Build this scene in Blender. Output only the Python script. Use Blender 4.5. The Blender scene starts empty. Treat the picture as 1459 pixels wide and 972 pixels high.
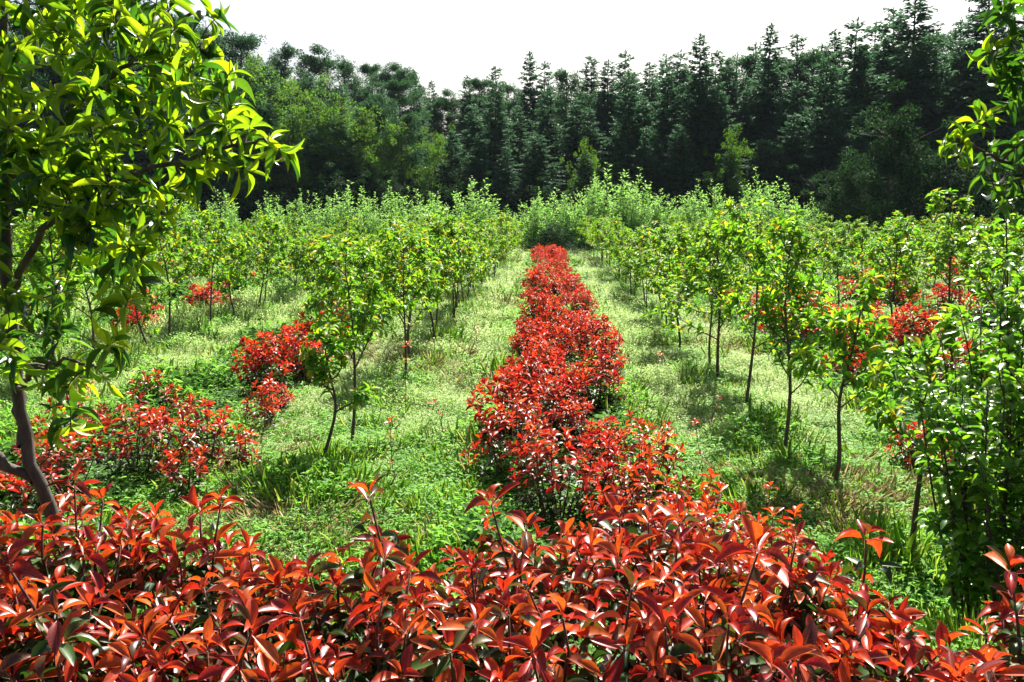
import bpy, math, random
import numpy as np
from mathutils import Vector, Matrix

# ------------------------------------------------------------------ camera, sky, sun, exposure
scene = bpy.context.scene
COL = scene.collection
EYE = 2.4
PITCH = math.atan(186 / 1200.0)
YAW = math.atan(52 / 1200.0)
SUN_AZ = math.radians(13.0)      # from the row direction (+Y) towards +X
SUN_EL = math.radians(47.0)

cam_data = bpy.data.cameras.new('camera')
cam_data.sensor_width = 36.0
cam_data.lens = 36.0 * 1200 / 1459
cam_data.clip_start = 0.05
cam_data.clip_end = 2000
cam = bpy.data.objects.new('camera', cam_data)
COL.objects.link(cam)
cam.location = (0, 0, EYE)
cam.rotation_euler = (math.pi / 2 - PITCH, 0, YAW)
scene.camera = cam

world = bpy.data.worlds.new('World')
scene.world = world
world.use_nodes = True
wn = world.node_tree
sky = wn.nodes.new('ShaderNodeTexSky')
sky.sky_type = 'NISHITA'
sky.sun_disc = False
sky.sun_elevation = SUN_EL
sky.sun_rotation = SUN_AZ
sky.air_density = 1.0
sky.dust_density = 4.0
sky.ozone_density = 1.0
bg = wn.nodes['Background']
bg.inputs['Strength'].default_value = 0.05
wn.links.new(sky.outputs['Color'], bg.inputs['Color'])

sun_data = bpy.data.lights.new('sun', 'SUN')
sun_data.energy = 5.0
sun_data.angle = math.radians(0.5)
sun_data.color = (1.0, 0.95, 0.86)
sun = bpy.data.objects.new('sun', sun_data)
COL.objects.link(sun)
to_sun = Vector((math.sin(SUN_AZ) * math.cos(SUN_EL), math.cos(SUN_AZ) * math.cos(SUN_EL), math.sin(SUN_EL)))
sun.rotation_euler = (-to_sun).to_track_quat('-Z', 'Y').to_euler()
sun.location = to_sun * 60

scene.view_settings.view_transform = 'Standard'
scene.view_settings.look = 'None'
scene.view_settings.gamma = 1.0
scene.view_settings.use_curve_mapping = False
scene.view_settings.exposure = 1.78
scene.render.engine = 'CYCLES'
scene.cycles.max_bounces = 6
scene.cycles.diffuse_bounces = 3
scene.cycles.glossy_bounces = 2
scene.cycles.transmission_bounces = 4
scene.cycles.transparent_max_bounces = 4
scene.cycles.caustics_reflective = False
scene.cycles.caustics_refractive = False
scene.cycles.use_denoising = True

R = np.random.default_rng(11)
random.seed(11)

# ------------------------------------------------------------------ terrain height
PERIOD = 4.25
TREE_X = 2.27            # tree rows at TREE_X + k * PERIOD
RED_X = 0.145            # red strips at RED_X + k * PERIOD

def sstep(a, b, v):
    t = np.clip((np.asarray(v, float) - a) / (b - a), 0, 1)
    return t * t * (3 - 2 * t)

def hz(x, y):
    x = np.asarray(x, float); y = np.asarray(y, float)
    z = 0.8 * (1 - sstep(2.4, 4.4, y))
    fld = sstep(4.0, 6.0, y) * (1 - sstep(44, 50, y))
    z = z + fld * 0.07 * np.cos(2 * math.pi * (x - TREE_X) / PERIOD)
    z = z + 0.03 * np.sin(1.7 * x + 0.6 * y) * np.sin(1.3 * y - 0.4 * x) + 0.035 * np.sin(3.4 * x + 1 + np.sin(2 * y)) * np.sin(3.1 * y + np.sin(2.3 * x)) * sstep(3.5, 5, y)
    z = z + 0.06 * np.exp(-((x - 2.35) ** 2 + (y - 6.6) ** 2 * 0.7) / 0.22)
    far = np.clip(y - 52, 0, 24)
    z = z + far * (0.20 + 0.10 * sstep(5, -30, x) + 0.08 * sstep(15, 45, x))
    return z

def hz1(x, y):
    return float(hz(x, y))

# ------------------------------------------------------------------ mesh helpers
class MB:
    """collects triangles and links them as one mesh"""
    def __init__(self):
        self.v = []; self.f = []; self.n = 0
    def add(self, v, f):
        self.v.append(np.asarray(v, np.float32)); self.f.append(np.asarray(f, np.int32) + self.n); self.n += len(v)
    def mesh(self, name, mat, smooth=True):
        v = np.concatenate(self.v); f = np.concatenate(self.f)
        me = bpy.data.meshes.new(name)
        me.vertices.add(len(v)); me.vertices.foreach_set('co', v.ravel())
        me.loops.add(f.size); me.loops.foreach_set('vertex_index', f.ravel())
        me.polygons.add(len(f)); me.polygons.foreach_set('loop_start', np.arange(0, f.size, 3, dtype=np.int32))
        me.polygons.foreach_set('use_smooth', np.full(len(f), smooth))
        me.update(calc_edges=True)
        me.materials.append(mat)
        return me

def tube(mb, pts, rad, sides=6):
    pts = np.asarray(pts, float); n = len(pts)
    rad = np.broadcast_to(np.asarray(rad, float), (n,))
    tan = np.gradient(pts, axis=0); tan /= np.linalg.norm(tan, axis=1)[:, None] + 1e-9
    ref = np.array([1.0, 0.1, 0.05]) if abs(tan[0][0]) < 0.8 else np.array([0, 1.0, 0.1])
    a = np.cross(tan, ref); a /= np.linalg.norm(a, axis=1)[:, None]
    b = np.cross(tan, a)
    ang = np.arange(sides) * 2 * math.pi / sides
    ring = pts[:, None] + rad[:, None, None] * (np.cos(ang)[None, :, None] * a[:, None] + np.sin(ang)[None, :, None] * b[:, None])
    v = np.concatenate([ring.reshape(-1, 3), pts[-1:]])
    f = []
    for i in range(n - 1):
        for j in range(sides):
            k = (j + 1) % sides
            p, q, r, s = i * sides + j, i * sides + k, (i + 1) * sides + j, (i + 1) * sides + k
            f += [(p, q, s), (p, s, r)]
    for j in range(sides):
        f.append(((n - 1) * sides + j, (n - 1) * sides + (j + 1) % sides, n * sides))
    mb.add(v, f)

def wander(p0, p1, n, amp, rng=R, sag=0.0):
    p0 = np.asarray(p0, float); p1 = np.asarray(p1, float)
    t = np.linspace(0, 1, n)
    o = np.zeros((n, 3))
    for k in (1, 2, 3):
        o += np.sin(math.pi * k * t)[:, None] * rng.normal(0, amp / k, 3)[None]
    o[:, 2] -= sag * np.sin(math.pi * t)
    return p0 + (p1 - p0) * t[:, None] + o

def leaf_template(stations, width, fold, droop, lift=0.0):
    """unit-length leaf along +y, upper side +z; width(t) is the full width as a share of maximum"""
    ts = np.linspace(0, 1, stations)
    th = lift - droop * ts
    dy = np.cos(th); dz = np.sin(th)
    y = np.concatenate([[0], np.cumsum((dy[1:] + dy[:-1]) / 2)]) / (stations - 1)
    z = np.concatenate([[0], np.cumsum((dz[1:] + dz[:-1]) / 2)]) / (stations - 1)
    v = [(0, y[0], z[0])]
    for i in range(1, stations - 1):
        w = width(ts[i]) * 0.5
        v += [(-w, y[i], z[i] + fold * w), (0, y[i], z[i]), (w, y[i], z[i] + fold * w)]
    v.append((0, y[-1], z[-1]))
    f = [(0, 2, 1), (0, 3, 2)]
    for i in range(stations - 3):
        a = 1 + 3 * i; b = a + 3
        f += [(a, a + 1, b + 1), (a, b + 1, b), (a + 1, a + 2, b + 2), (a + 1, b + 2, b + 1)]
    a = 1 + 3 * (stations - 3); e = len(v) - 1
    f += [(a, a + 1, e), (a + 1, a + 2, e)]
    return np.array(v, float), np.array(f, int)

def w_obovate(t):
    return 0.10 if t < 0.1 else max(0.02, math.sin(math.pi * min(1, ((t - 0.08) / 0.92)) ** 1.15) ** 0.85)
def w_lance(t):
    return 0.08 if t < 0.08 else max(0.02, math.sin(math.pi * ((t - 0.06) / 0.94) ** 0.85) ** 1.0)
def w_ovate(t):
    return 0.08 if t < 0.1 else max(0.02, math.sin(math.pi * ((t - 0.08) / 0.92) ** 0.75) ** 0.8)

T_RED = [leaf_template(8, w_obovate, 0.22 + 0.10 * k, 0.25 + 0.42 * k, 0.12) for k in range(4)]
T_RED_M = [leaf_template(5, w_obovate, 0.35, 0.3 + 0.5 * k, 0.1) for k in range(2)]
T_LAN = [leaf_template(8, w_lance, 0.20 + 0.12 * k, 0.45 + 0.45 * k, 0.15) for k in range(4)]
T_LAN_M = [leaf_template(5, w_lance, 0.3, 0.5 + 0.6 * k, 0.1) for k in range(2)]
T_OVA = [leaf_template(6, w_ovate, 0.2 + 0.15 * k, 0.3 + 0.5 * k, 0.1) for k in range(3)]
T_OVA_M = [leaf_template(4, w_ovate, 0.3, 0.6)]
T_LO = [(np.array([(0, 0, 0), (-0.5, 0.45, 0.12), (0, 1, -0.12), (0.5, 0.45, 0.12)], float), np.array([(0, 2, 1), (0, 3, 2)]))]

class Leaves:
    """a list of leaf frames: point, direction, upper side, length, width"""
    def __init__(self):
        self.P = []; self.D = []; self.N = []; self.L = []; self.W = []
    def add(self, p, d, n, l, w):
        self.P.append(p); self.D.append(d); self.N.append(n); self.L.append(l); self.W.append(w)
    def __len__(self):
        return len(self.P)
    def frames(self):
        P = np.array(self.P, float); D = np.array(self.D, float); N = np.array(self.N, float)
        D /= np.linalg.norm(D, axis=1)[:, None] + 1e-9
        N = N - D * (N * D).sum(1)[:, None]
        N += 1e-4
        N = N - D * (N * D).sum(1)[:, None]
        N /= np.linalg.norm(N, axis=1)[:, None] + 1e-9
        S = np.cross(D, N)
        return P, D, N, S, np.array(self.L, float), np.array(self.W, float)
    def bake(self, mb, templates, pick=None):
        P, D, N, S, L, W = self.frames()
        idx = np.arange(len(P)) if pick is None else np.asarray(pick, int)
        for k, (tv, tf) in enumerate(templates):
            ii = idx[k::len(templates)]
            if not len(ii):
                continue
            v = (P[ii, None] + tv[None, :, 0:1] * (S[ii] * W[ii, None])[:, None] + tv[None, :, 1:2] * (D[ii] * L[ii, None])[:, None]
                 + tv[None, :, 2:3] * (N[ii] * L[ii, None])[:, None] * 1.0)
            f = tf[None] + (np.arange(len(ii)) * len(tv))[:, None, None]
            mb.add(v.reshape(-1, 3), f.reshape(-1, 3))
    def objects(self, meshes, parent, pick=None, name='leaf'):
        P, D, N, S, L, W = self.frames()
        idx = range(len(P)) if pick is None else pick
        for k, i in enumerate(idx):
            o = bpy.data.objects.new(name, meshes[k % len(meshes)])
            COL.objects.link(o)
            o.parent = parent
            s, d, n, p = S[i] * W[i], D[i] * L[i], N[i] * L[i], P[i]
            o.matrix_basis = Matrix(((s[0], d[0], n[0], p[0]), (s[1], d[1], n[1], p[1]), (s[2], d[2], n[2], p[2]), (0, 0, 0, 1)))

def template_meshes(name, templates, mat):
    out = []
    for tv, tf in templates:
        mb = MB(); mb.add(tv, tf); out.append(mb.mesh(name, mat))
    return out

def unit(v):
    v = np.asarray(v, float); return v / (np.linalg.norm(v) + 1e-9)

GOLD = 2.39996
ORD = 'first second third fourth fifth sixth seventh eighth ninth'.split()
def whorl(lv, p, axis, n, length, ratio, e0, e1, rng=R, jit=0.18, spread=0.03):
    """n leaves round a shoot tip: the outer ones low (e0), the inner ones steep (e1)"""
    axis = unit(axis)
    a = unit(np.cross(axis, (0.3, 1.0, 0.2))); b = np.cross(axis, a)
    ph = rng.uniform(0, 6.28)
    for k in range(n):
        t = k / max(1, n - 1)
        el = e0 + (e1 - e0) * t + rng.normal(0, jit)
        az = ph + GOLD * k + rng.normal(0, 0.15)
        rad = math.cos(az) * a + math.sin(az) * b
        d = math.cos(el) * rad + math.sin(el) * axis
        nn = axis * math.cos(el) - rad * math.sin(el) + rng.normal(0, 0.22, 3)
        l = length * (1.05 - 0.35 * t) * rng.uniform(0.8, 1.15)
        lv.add(np.asarray(p) - axis * spread * (1 - t), d, nn, l, l * ratio * rng.uniform(0.85, 1.15))

def obj(name, mesh, parent=None, loc=None):
    o = bpy.data.objects.new(name, mesh)
    COL.objects.link(o)
    if parent is not None:
        o.parent = parent
    if loc is not None:
        o.location = loc
    return o

def thing(name, label, cat, loc, rz=0.0, sc=1.0, group=None):
    o = bpy.data.objects.new(name, None)
    COL.objects.link(o)
    o.empty_display_size = 0.2
    o.location = loc; o.rotation_euler = (0, 0, rz)
    o.scale = sc if isinstance(sc, tuple) else (sc, sc, sc)
    tag(o, label, cat, group)
    return o

def tag(o, label, cat, group=None):
    o['label'] = label; o['category'] = cat
    if group:
        o['group'] = group

# ------------------------------------------------------------------ materials
def new_mat(name):
    m = bpy.data.materials.new(name); m.use_nodes = True
    m.node_tree.nodes.clear()
    return m, m.node_tree.nodes, m.node_tree.links

def ramp(nodes, stops, interp='LINEAR'):
    r = nodes.new('ShaderNodeValToRGB')
    r.color_ramp.interpolation = interp
    el = r.color_ramp.elements
    while len(el) < len(stops):
        el.new(0.5)
    for e, (p, c) in zip(el, stops):
        e.position = p; e.color = (*c, 1)
    return r

def leaf_mat(name, stops, trans=0.4, tmul=(1.5, 1.5, 0.8), rough=0.35, spec=0.5, vein=None, mottle=0.15):
    m, N, L = new_mat(name)
    out = N.new('ShaderNodeOutputMaterial')
    geo = N.new('ShaderNodeNewGeometry'); oi = N.new('ShaderNodeObjectInfo')
    add = N.new('ShaderNodeMath'); add.operation = 'ADD'
    L.new(geo.outputs['Random Per Island'], add.inputs[0]); L.new(oi.outputs['Random'], add.inputs[1])
    fr = N.new('ShaderNodeMath'); fr.operation = 'FRACT'; L.new(add.outputs[0], fr.inputs[0])
    rp = ramp(N, stops); L.new(fr.outputs[0], rp.inputs['Fac'])
    col = rp.outputs['Color']
    if mottle:
        tc = N.new('ShaderNodeTexCoord')
        nz = N.new('ShaderNodeTexNoise'); nz.inputs['Scale'].default_value = 3.0 if vein else 40.0; nz.inputs['Detail'].default_value = 3
        L.new(tc.outputs['Object'], nz.inputs['Vector'])
        mr = N.new('ShaderNodeMapRange'); mr.inputs['From Min'].default_value = 0.3; mr.inputs['From Max'].default_value = 0.7
        mr.inputs['To Min'].default_value = 1 - mottle * 1.6; mr.inputs['To Max'].default_value = 1 + mottle
        L.new(nz.outputs['Fac'], mr.inputs['Value'])
        mu = N.new('ShaderNodeVectorMath'); mu.operation = 'SCALE'
        L.new(col, mu.inputs[0]); L.new(mr.outputs[0], mu.inputs['Scale'])
        col = mu.outputs[0]
    if vein:
        sx = N.new('ShaderNodeSeparateXYZ'); L.new(tc.outputs['Object'], sx.inputs[0])
        ab = N.new('ShaderNodeMath'); ab.operation = 'ABSOLUTE'; L.new(sx.outputs['X'], ab.inputs[0])
        # side veins: slanted bands
        ma = N.new('ShaderNodeMath'); ma.operation = 'MULTIPLY_ADD'
        L.new(ab.outputs[0], ma.inputs[0]); ma.inputs[1].default_value = -0.30; L.new(sx.outputs['Y'], ma.inputs[2])
        sn = N.new('ShaderNodeMath'); sn.operation = 'SINE'
        ml = N.new('ShaderNodeMath'); ml.operation = 'MULTIPLY'; ml.inputs[1].default_value = 70
        L.new(ma.outputs[0], ml.inputs[0]); L.new(ml.outputs[0], sn.inputs[0])
        mid = N.new('ShaderNodeMapRange'); mid.inputs['From Min'].default_value = 0.012; mid.inputs['From Max'].default_value = 0.035
        mid.inputs['To Min'].default_value = 0.55; mid.inputs['To Max'].default_value = 0.0
        L.new(ab.outputs[0], mid.inputs['Value'])
        sv = N.new('ShaderNodeMapRange'); sv.inputs['From Min'].default_value = 0.86; sv.inputs['From Max'].default_value = 1.0
        sv.inputs['To Max'].default_value = 0.22
        L.new(sn.outputs[0], sv.inputs['Value'])
        mx = N.new('ShaderNodeMath'); mx.operation = 'MAXIMUM'; L.new(mid.outputs[0], mx.inputs[0]); L.new(sv.outputs[0], mx.inputs[1])
        mv = N.new('ShaderNodeMix'); mv.data_type = 'RGBA'; mv.inputs['B'].default_value = (*vein, 1)
        L.new(mx.outputs[0], mv.inputs['Factor']); L.new(col, mv.inputs['A'])
        col = mv.outputs['Result']
    p = N.new('ShaderNodeBsdfPrincipled')
    p.inputs['Roughness'].default_value = rough
    p.inputs['Specular IOR Level'].default_value = spec
    L.new(col, p.inputs['Base Color'])
    tr = N.new('ShaderNodeBsdfTranslucent')
    tm = N.new('ShaderNodeVectorMath'); tm.operation = 'MULTIPLY'; tm.inputs[1].default_value = tmul
    L.new(col, tm.inputs[0]); L.new(tm.outputs[0], tr.inputs['Color'])
    mix = N.new('ShaderNodeMixShader'); mix.inputs['Fac'].default_value = trans
    L.new(p.outputs[0], mix.inputs[1]); L.new(tr.outputs[0], mix.inputs[2])
    L.new(mix.outputs[0], out.inputs['Surface'])
    return m

def bark_mat(name, c0, c1, scale=30):
    m, N, L = new_mat(name)
    out = N.new('ShaderNodeOutputMaterial'); p = N.new('ShaderNodeBsdfPrincipled')
    tc = N.new('ShaderNodeTexCoord'); mp = N.new('ShaderNodeMapping'); mp.inputs['Scale'].default_value = (1, 1, 0.35)
    L.new(tc.outputs['Object'], mp.inputs[0])
    nz = N.new('ShaderNodeTexNoise'); nz.inputs['Scale'].default_value = scale; nz.inputs['Detail'].default_value = 6; nz.inputs['Roughness'].default_value = 0.7
    L.new(mp.outputs[0], nz.inputs['Vector'])
    rp = ramp(N, [(0.3, c0), (0.7, c1)]); L.new(nz.outputs['Fac'], rp.inputs['Fac'])
    L.new(rp.outputs['Color'], p.inputs['Base Color']); p.inputs['Roughness'].default_value = 0.85
    bp = N.new('ShaderNodeBump'); bp.inputs['Strength'].default_value = 0.6; bp.inputs['Distance'].default_value = 0.01
    L.new(nz.outputs['Fac'], bp.inputs['Height']); L.new(bp.outputs[0], p.inputs['Normal'])
    L.new(p.outputs[0], out.inputs['Surface'])
    return m

RED_STOPS = [(0.0, (0.24, 0.010, 0.011)), (0.22, (0.38, 0.020, 0.012)), (0.40, (0.50, 0.050, 0.012)), (0.72, (0.54, 0.115, 0.016)), (0.80, (0.26, 0.022, 0.014)), (0.88, (0.10, 0.012, 0.014)), (0.93, (0.07, 0.035, 0.012)), (0.96, (0.05, 0.08, 0.014)), (1.0, (0.24, 0.010, 0.011))]
RED_FAR_STOPS = [(0.0, (0.25, 0.010, 0.013)), (0.25, (0.40, 0.018, 0.015)), (0.5, (0.48, 0.036, 0.015)), (0.74, (0.52, 0.075, 0.015)), (0.83, (0.20, 0.014, 0.015)), (0.90, (0.08, 0.012, 0.012)), (0.95, (0.04, 0.07, 0.014)), (1.0, (0.25, 0.010, 0.013))]
M_RED = leaf_mat('red_leaf', RED_STOPS, trans=0.35, tmul=(1.4, 1.25, 0.8), rough=0.36, spec=0.45, vein=(0.46, 0.10, 0.05), mottle=0.32)
M_RED_FAR = leaf_mat('red_leaf_massed', RED_FAR_STOPS, trans=0.38, tmul=(1.4, 1.25, 0.8), rough=0.5, spec=0.3, mottle=0.0)
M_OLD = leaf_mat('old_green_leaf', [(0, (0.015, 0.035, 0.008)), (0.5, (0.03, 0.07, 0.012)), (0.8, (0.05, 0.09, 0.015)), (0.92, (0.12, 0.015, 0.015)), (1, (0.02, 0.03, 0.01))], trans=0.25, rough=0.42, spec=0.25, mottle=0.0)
YOUNG_LIT_STOPS = [(0, (0.09, 0.17, 0.010)), (0.4, (0.15, 0.24, 0.010)), (0.8, (0.22, 0.29, 0.012)), (1, (0.11, 0.20, 0.010))]  # yellow-green of young tips, also painting in the sunlit outer crown
OLD_SHADED_STOPS = [(0, (0.014, 0.045, 0.010)), (0.4, (0.025, 0.075, 0.012)), (0.75, (0.045, 0.11, 0.014)), (0.9, (0.08, 0.15, 0.014)), (1, (0.018, 0.05, 0.010))]  # darker green of older leaves, also painting in the crown's shaded interior
M_LANCE = leaf_mat('young_lit_lance_leaf', YOUNG_LIT_STOPS, trans=0.5, tmul=(2.3, 2.4, 0.8), rough=0.34, spec=0.5, vein=(0.26, 0.34, 0.05), mottle=0.15)
M_LANCE_OLD_SHADED = leaf_mat('old_shaded_lance_leaf', OLD_SHADED_STOPS, trans=0.45, tmul=(2.4, 2.6, 0.8), rough=0.30, spec=0.6, vein=(0.08, 0.15, 0.04), mottle=0.15)
M_LANCE_FAR = leaf_mat('lance_leaf_massed', OLD_SHADED_STOPS, trans=0.45, tmul=(2.4, 2.6, 0.8), rough=0.32, spec=0.55, mottle=0.0)
M_LANCE_YFAR = leaf_mat('young_lit_lance_leaf_massed', YOUNG_LIT_STOPS, trans=0.5, tmul=(2.3, 2.4, 0.8), rough=0.35, spec=0.5, mottle=0.0)
SAP_STOPS = [(0, (0.045, 0.12, 0.015)), (0.4, (0.08, 0.20, 0.02)), (0.7, (0.14, 0.26, 0.02)), (0.88, (0.22, 0.30, 0.02)), (0.96, (0.32, 0.18, 0.03)), (1, (0.055, 0.13, 0.02))]
M_SAP = leaf_mat('sapling_leaf', SAP_STOPS, trans=0.45, tmul=(2.0, 2.1, 0.8), rough=0.5, spec=0.25, mottle=0.0)
M_BUSH = leaf_mat('bush_leaf', [(0, (0.045, 0.12, 0.012)), (0.5, (0.08, 0.19, 0.015)), (0.85, (0.15, 0.26, 0.015)), (1, (0.05, 0.13, 0.012))], trans=0.45, tmul=(2.0, 2.2, 0.8), rough=0.33, spec=0.5, vein=(0.12, 0.22, 0.05), mottle=0.12)
M_BUSH_FAR = leaf_mat('bush_leaf_massed', [(0, (0.045, 0.12, 0.012)), (0.5, (0.08, 0.19, 0.015)), (0.85, (0.15, 0.26, 0.015)), (1, (0.05, 0.13, 0.012))], trans=0.45, tmul=(2.0, 2.2, 0.8), rough=0.35, spec=0.5, mottle=0.0)
M_PALE = leaf_mat('pale_leaf', [(0, (0.12, 0.24, 0.07)), (0.5, (0.18, 0.33, 0.10)), (1, (0.25, 0.40, 0.13))], trans=0.45, tmul=(1.7, 1.8, 1.1), rough=0.65, spec=0.15, mottle=0.0)
M_CONIFER = leaf_mat('conifer_needle', [(0, (0.022, 0.064, 0.034)), (0.5, (0.042, 0.105, 0.052)), (1, (0.075, 0.145, 0.072))], trans=0.34, tmul=(1.5, 1.6, 1.3), rough=0.65, spec=0.15, mottle=0.0)
M_PINE = leaf_mat('pine_needle', [(0, (0.02, 0.06, 0.03)), (0.6, (0.038, 0.10, 0.045)), (1, (0.065, 0.14, 0.06))], trans=0.34, tmul=(1.5, 1.6, 1.1), rough=0.65, spec=0.15, mottle=0.0)
M_BROAD = leaf_mat('broad_leaf', [(0, (0.04, 0.10, 0.018)), (0.6, (0.07, 0.15, 0.025)), (1, (0.11, 0.19, 0.03))], trans=0.38, tmul=(1.9, 2.0, 0.8), rough=0.65, spec=0.15, mottle=0.0)
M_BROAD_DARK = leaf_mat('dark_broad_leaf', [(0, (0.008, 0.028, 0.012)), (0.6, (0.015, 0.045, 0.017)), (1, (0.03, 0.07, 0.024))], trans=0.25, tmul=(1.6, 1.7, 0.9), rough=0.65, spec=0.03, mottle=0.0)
M_STEM = bark_mat('stem_bark', (0.045, 0.028, 0.018), (0.11, 0.07, 0.045), 60)
M_REDSTEM = bark_mat('red_stem', (0.06, 0.02, 0.014), (0.14, 0.05, 0.03), 60)
M_TRUNK = bark_mat('trunk_bark', (0.018, 0.013, 0.010), (0.12, 0.095, 0.08), 30)
M_FARTRUNK = bark_mat('forest_bark', (0.03, 0.022, 0.016), (0.09, 0.065, 0.05), 4)
M_GRASS = leaf_mat('grass_blade', [(0, (0.08, 0.19, 0.02)), (0.5, (0.15, 0.28, 0.03)), (0.85, (0.25, 0.35, 0.05)), (1, (0.34, 0.32, 0.12))], trans=0.4, tmul=(1.7, 1.8, 0.9), rough=0.6, spec=0.15, mottle=0.0)
M_HERB = leaf_mat('herb_leaf', [(0, (0.07, 0.20, 0.03)), (0.5, (0.13, 0.30, 0.05)), (1, (0.22, 0.39, 0.09))], trans=0.4, tmul=(1.6, 1.7, 0.9), rough=0.6, spec=0.15, mottle=0.0)
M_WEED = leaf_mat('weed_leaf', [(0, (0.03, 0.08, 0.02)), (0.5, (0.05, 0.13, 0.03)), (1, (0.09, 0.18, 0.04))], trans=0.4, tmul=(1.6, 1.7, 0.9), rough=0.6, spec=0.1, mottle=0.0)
M_FROTH = leaf_mat('pale_herb', [(0, (0.18, 0.33, 0.07)), (0.5, (0.34, 0.46, 0.16)), (1, (0.56, 0.60, 0.32))], trans=0.4, tmul=(1.25, 1.3, 1.1), rough=0.6, spec=0.25, mottle=0.0)
M_STRAW = leaf_mat('dry_straw', [(0, (0.26, 0.20, 0.11)), (0.5, (0.42, 0.34, 0.20)), (1, (0.56, 0.49, 0.32))], trans=0.3, tmul=(1.2, 1.1, 0.9), rough=0.6, spec=0.25, mottle=0.0)

def ground_mat():
    m, N, L = new_mat('field_ground')
    out = N.new('ShaderNodeOutputMaterial'); p = N.new('ShaderNodeBsdfPrincipled')
    tc = N.new('ShaderNodeTexCoord')
    n1 = N.new('ShaderNodeTexNoise'); n1.inputs['Scale'].default_value = 0.9; n1.inputs['Detail'].default_value = 8; n1.inputs['Roughness'].default_value = 0.65
    n2 = N.new('ShaderNodeTexNoise'); n2.inputs['Scale'].default_value = 14; n2.inputs['Detail'].default_value = 8; n2.inputs['Roughness'].default_value = 0.75
    L.new(tc.outputs['Object'], n1.inputs['Vector']); L.new(tc.outputs['Object'], n2.inputs['Vector'])
    r1 = ramp(N, [(0.32, (0.075, 0.055, 0.03)), (0.45, (0.07, 0.10, 0.025)), (0.6, (0.11, 0.17, 0.035)), (0.75, (0.20, 0.22, 0.08))])
    L.new(n1.outputs['Fac'], r1.inputs['Fac'])
    r2 = ramp(N, [(0.3, (0.35, 0.35, 0.35)), (0.7, (1.15, 1.15, 1.1))]); L.new(n2.outputs['Fac'], r2.inputs['Fac'])
    mu = N.new('ShaderNodeMix'); mu.data_type = 'RGBA'; mu.blend_type = 'MULTIPLY'; mu.inputs['Factor'].default_value = 1
    L.new(r1.outputs['Color'], mu.inputs['A']); L.new(r2.outputs['Color'], mu.inputs['B'])
    L.new(mu.outputs['Result'], p.inputs['Base Color']); p.inputs['Roughness'].default_value = 0.95
    bp = N.new('ShaderNodeBump'); bp.inputs['Strength'].default_value = 1.0; bp.inputs['Distance'].default_value = 0.06
    L.new(n2.outputs['Fac'], bp.inputs['Height']); L.new(bp.outputs[0], p.inputs['Normal'])
    L.new(p.outputs[0], out.inputs['Surface'])
    return m

# ------------------------------------------------------------------ ground
def build_ground():
    xs = np.unique(np.concatenate([np.linspace(-500, -45, 24), np.linspace(-45, -8, 120), np.linspace(-8, 8, 130), np.linspace(8, 45, 120), np.linspace(45, 500, 24)]))
    ys = np.unique(np.concatenate([np.linspace(-60, -2, 12), np.linspace(-2, 14, 130), np.linspace(14, 55, 140), np.linspace(55, 150, 40), np.linspace(150, 900, 20)]))
    X, Y = np.meshgrid(xs, ys)
    v = np.stack([X, Y, hz(X, Y)], -1).reshape(-1, 3)
    nx, ny = len(xs), len(ys)
    i = (np.arange(ny - 1)[:, None] * nx + np.arange(nx - 1)[None]).ravel()
    f = np.concatenate([np.stack([i, i + 1, i + nx + 1], -1), np.stack([i, i + nx + 1, i + nx], -1)])
    mb = MB(); mb.add(v, f)
    o = obj('ground', mb.mesh('ground', ground_mat()))
    o['kind'] = 'structure'
build_ground()

# ------------------------------------------------------------------ grass and weeds (uncountable): points with instanced tufts
def blade_tuft(nb, h, spread, mat, width=0.006, lean=0.6, seed=0):
    rng = np.random.default_rng(seed)
    lv = Leaves()
    for i in range(nb):
        a = rng.uniform(0, 6.28); r = spread * math.sqrt(rng.uniform())
        out = np.array([math.cos(a), math.sin(a), 0])
        d = unit(out * rng.uniform(0.1, lean) + rng.normal(0, 0.15, 3) + np.array([0, 0, 1.0]))
        lv.add(out * r, d, -out + np.array([0, 0, 0.2]), h * rng.uniform(0.5, 1.15), width * rng.uniform(0.7, 1.4))
    mb = MB(); lv.bake(mb, [leaf_template(5, lambda t: 1.0 - 0.5 * t, 0.2, -0.9), leaf_template(5, lambda t: 1.0 - 0.5 * t, 0.2, -0.3)])
    return mb.mesh('tuft', mat)

def herb_tuft(nl, h, rad, leaf, mat, seed=0, up=0.4, ratio=0.45):
    rng = np.random.default_rng(seed)
    lv = Leaves()
    for i in range(nl):
        a = rng.uniform(0, 6.28); r = rad * math.sqrt(rng.uniform())
        z = h * (1 - 0.5 * (r / rad) ** 2) * rng.uniform(0.15, 1.0)
        b = rng.uniform(0, 6.28)
        d = np.array([math.cos(b), math.sin(b), rng.uniform(-0.3, 0.3) + up])
        l = leaf * rng.uniform(0.6, 1.3)
        lv.add((r * math.cos(a), r * math.sin(a), z), d, rng.normal(0, 0.35, 3) + (0, 0, 1), l, l * ratio)
    mb = MB(); lv.bake(mb, T_LO)
    return mb.mesh('tuft', mat)

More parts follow.
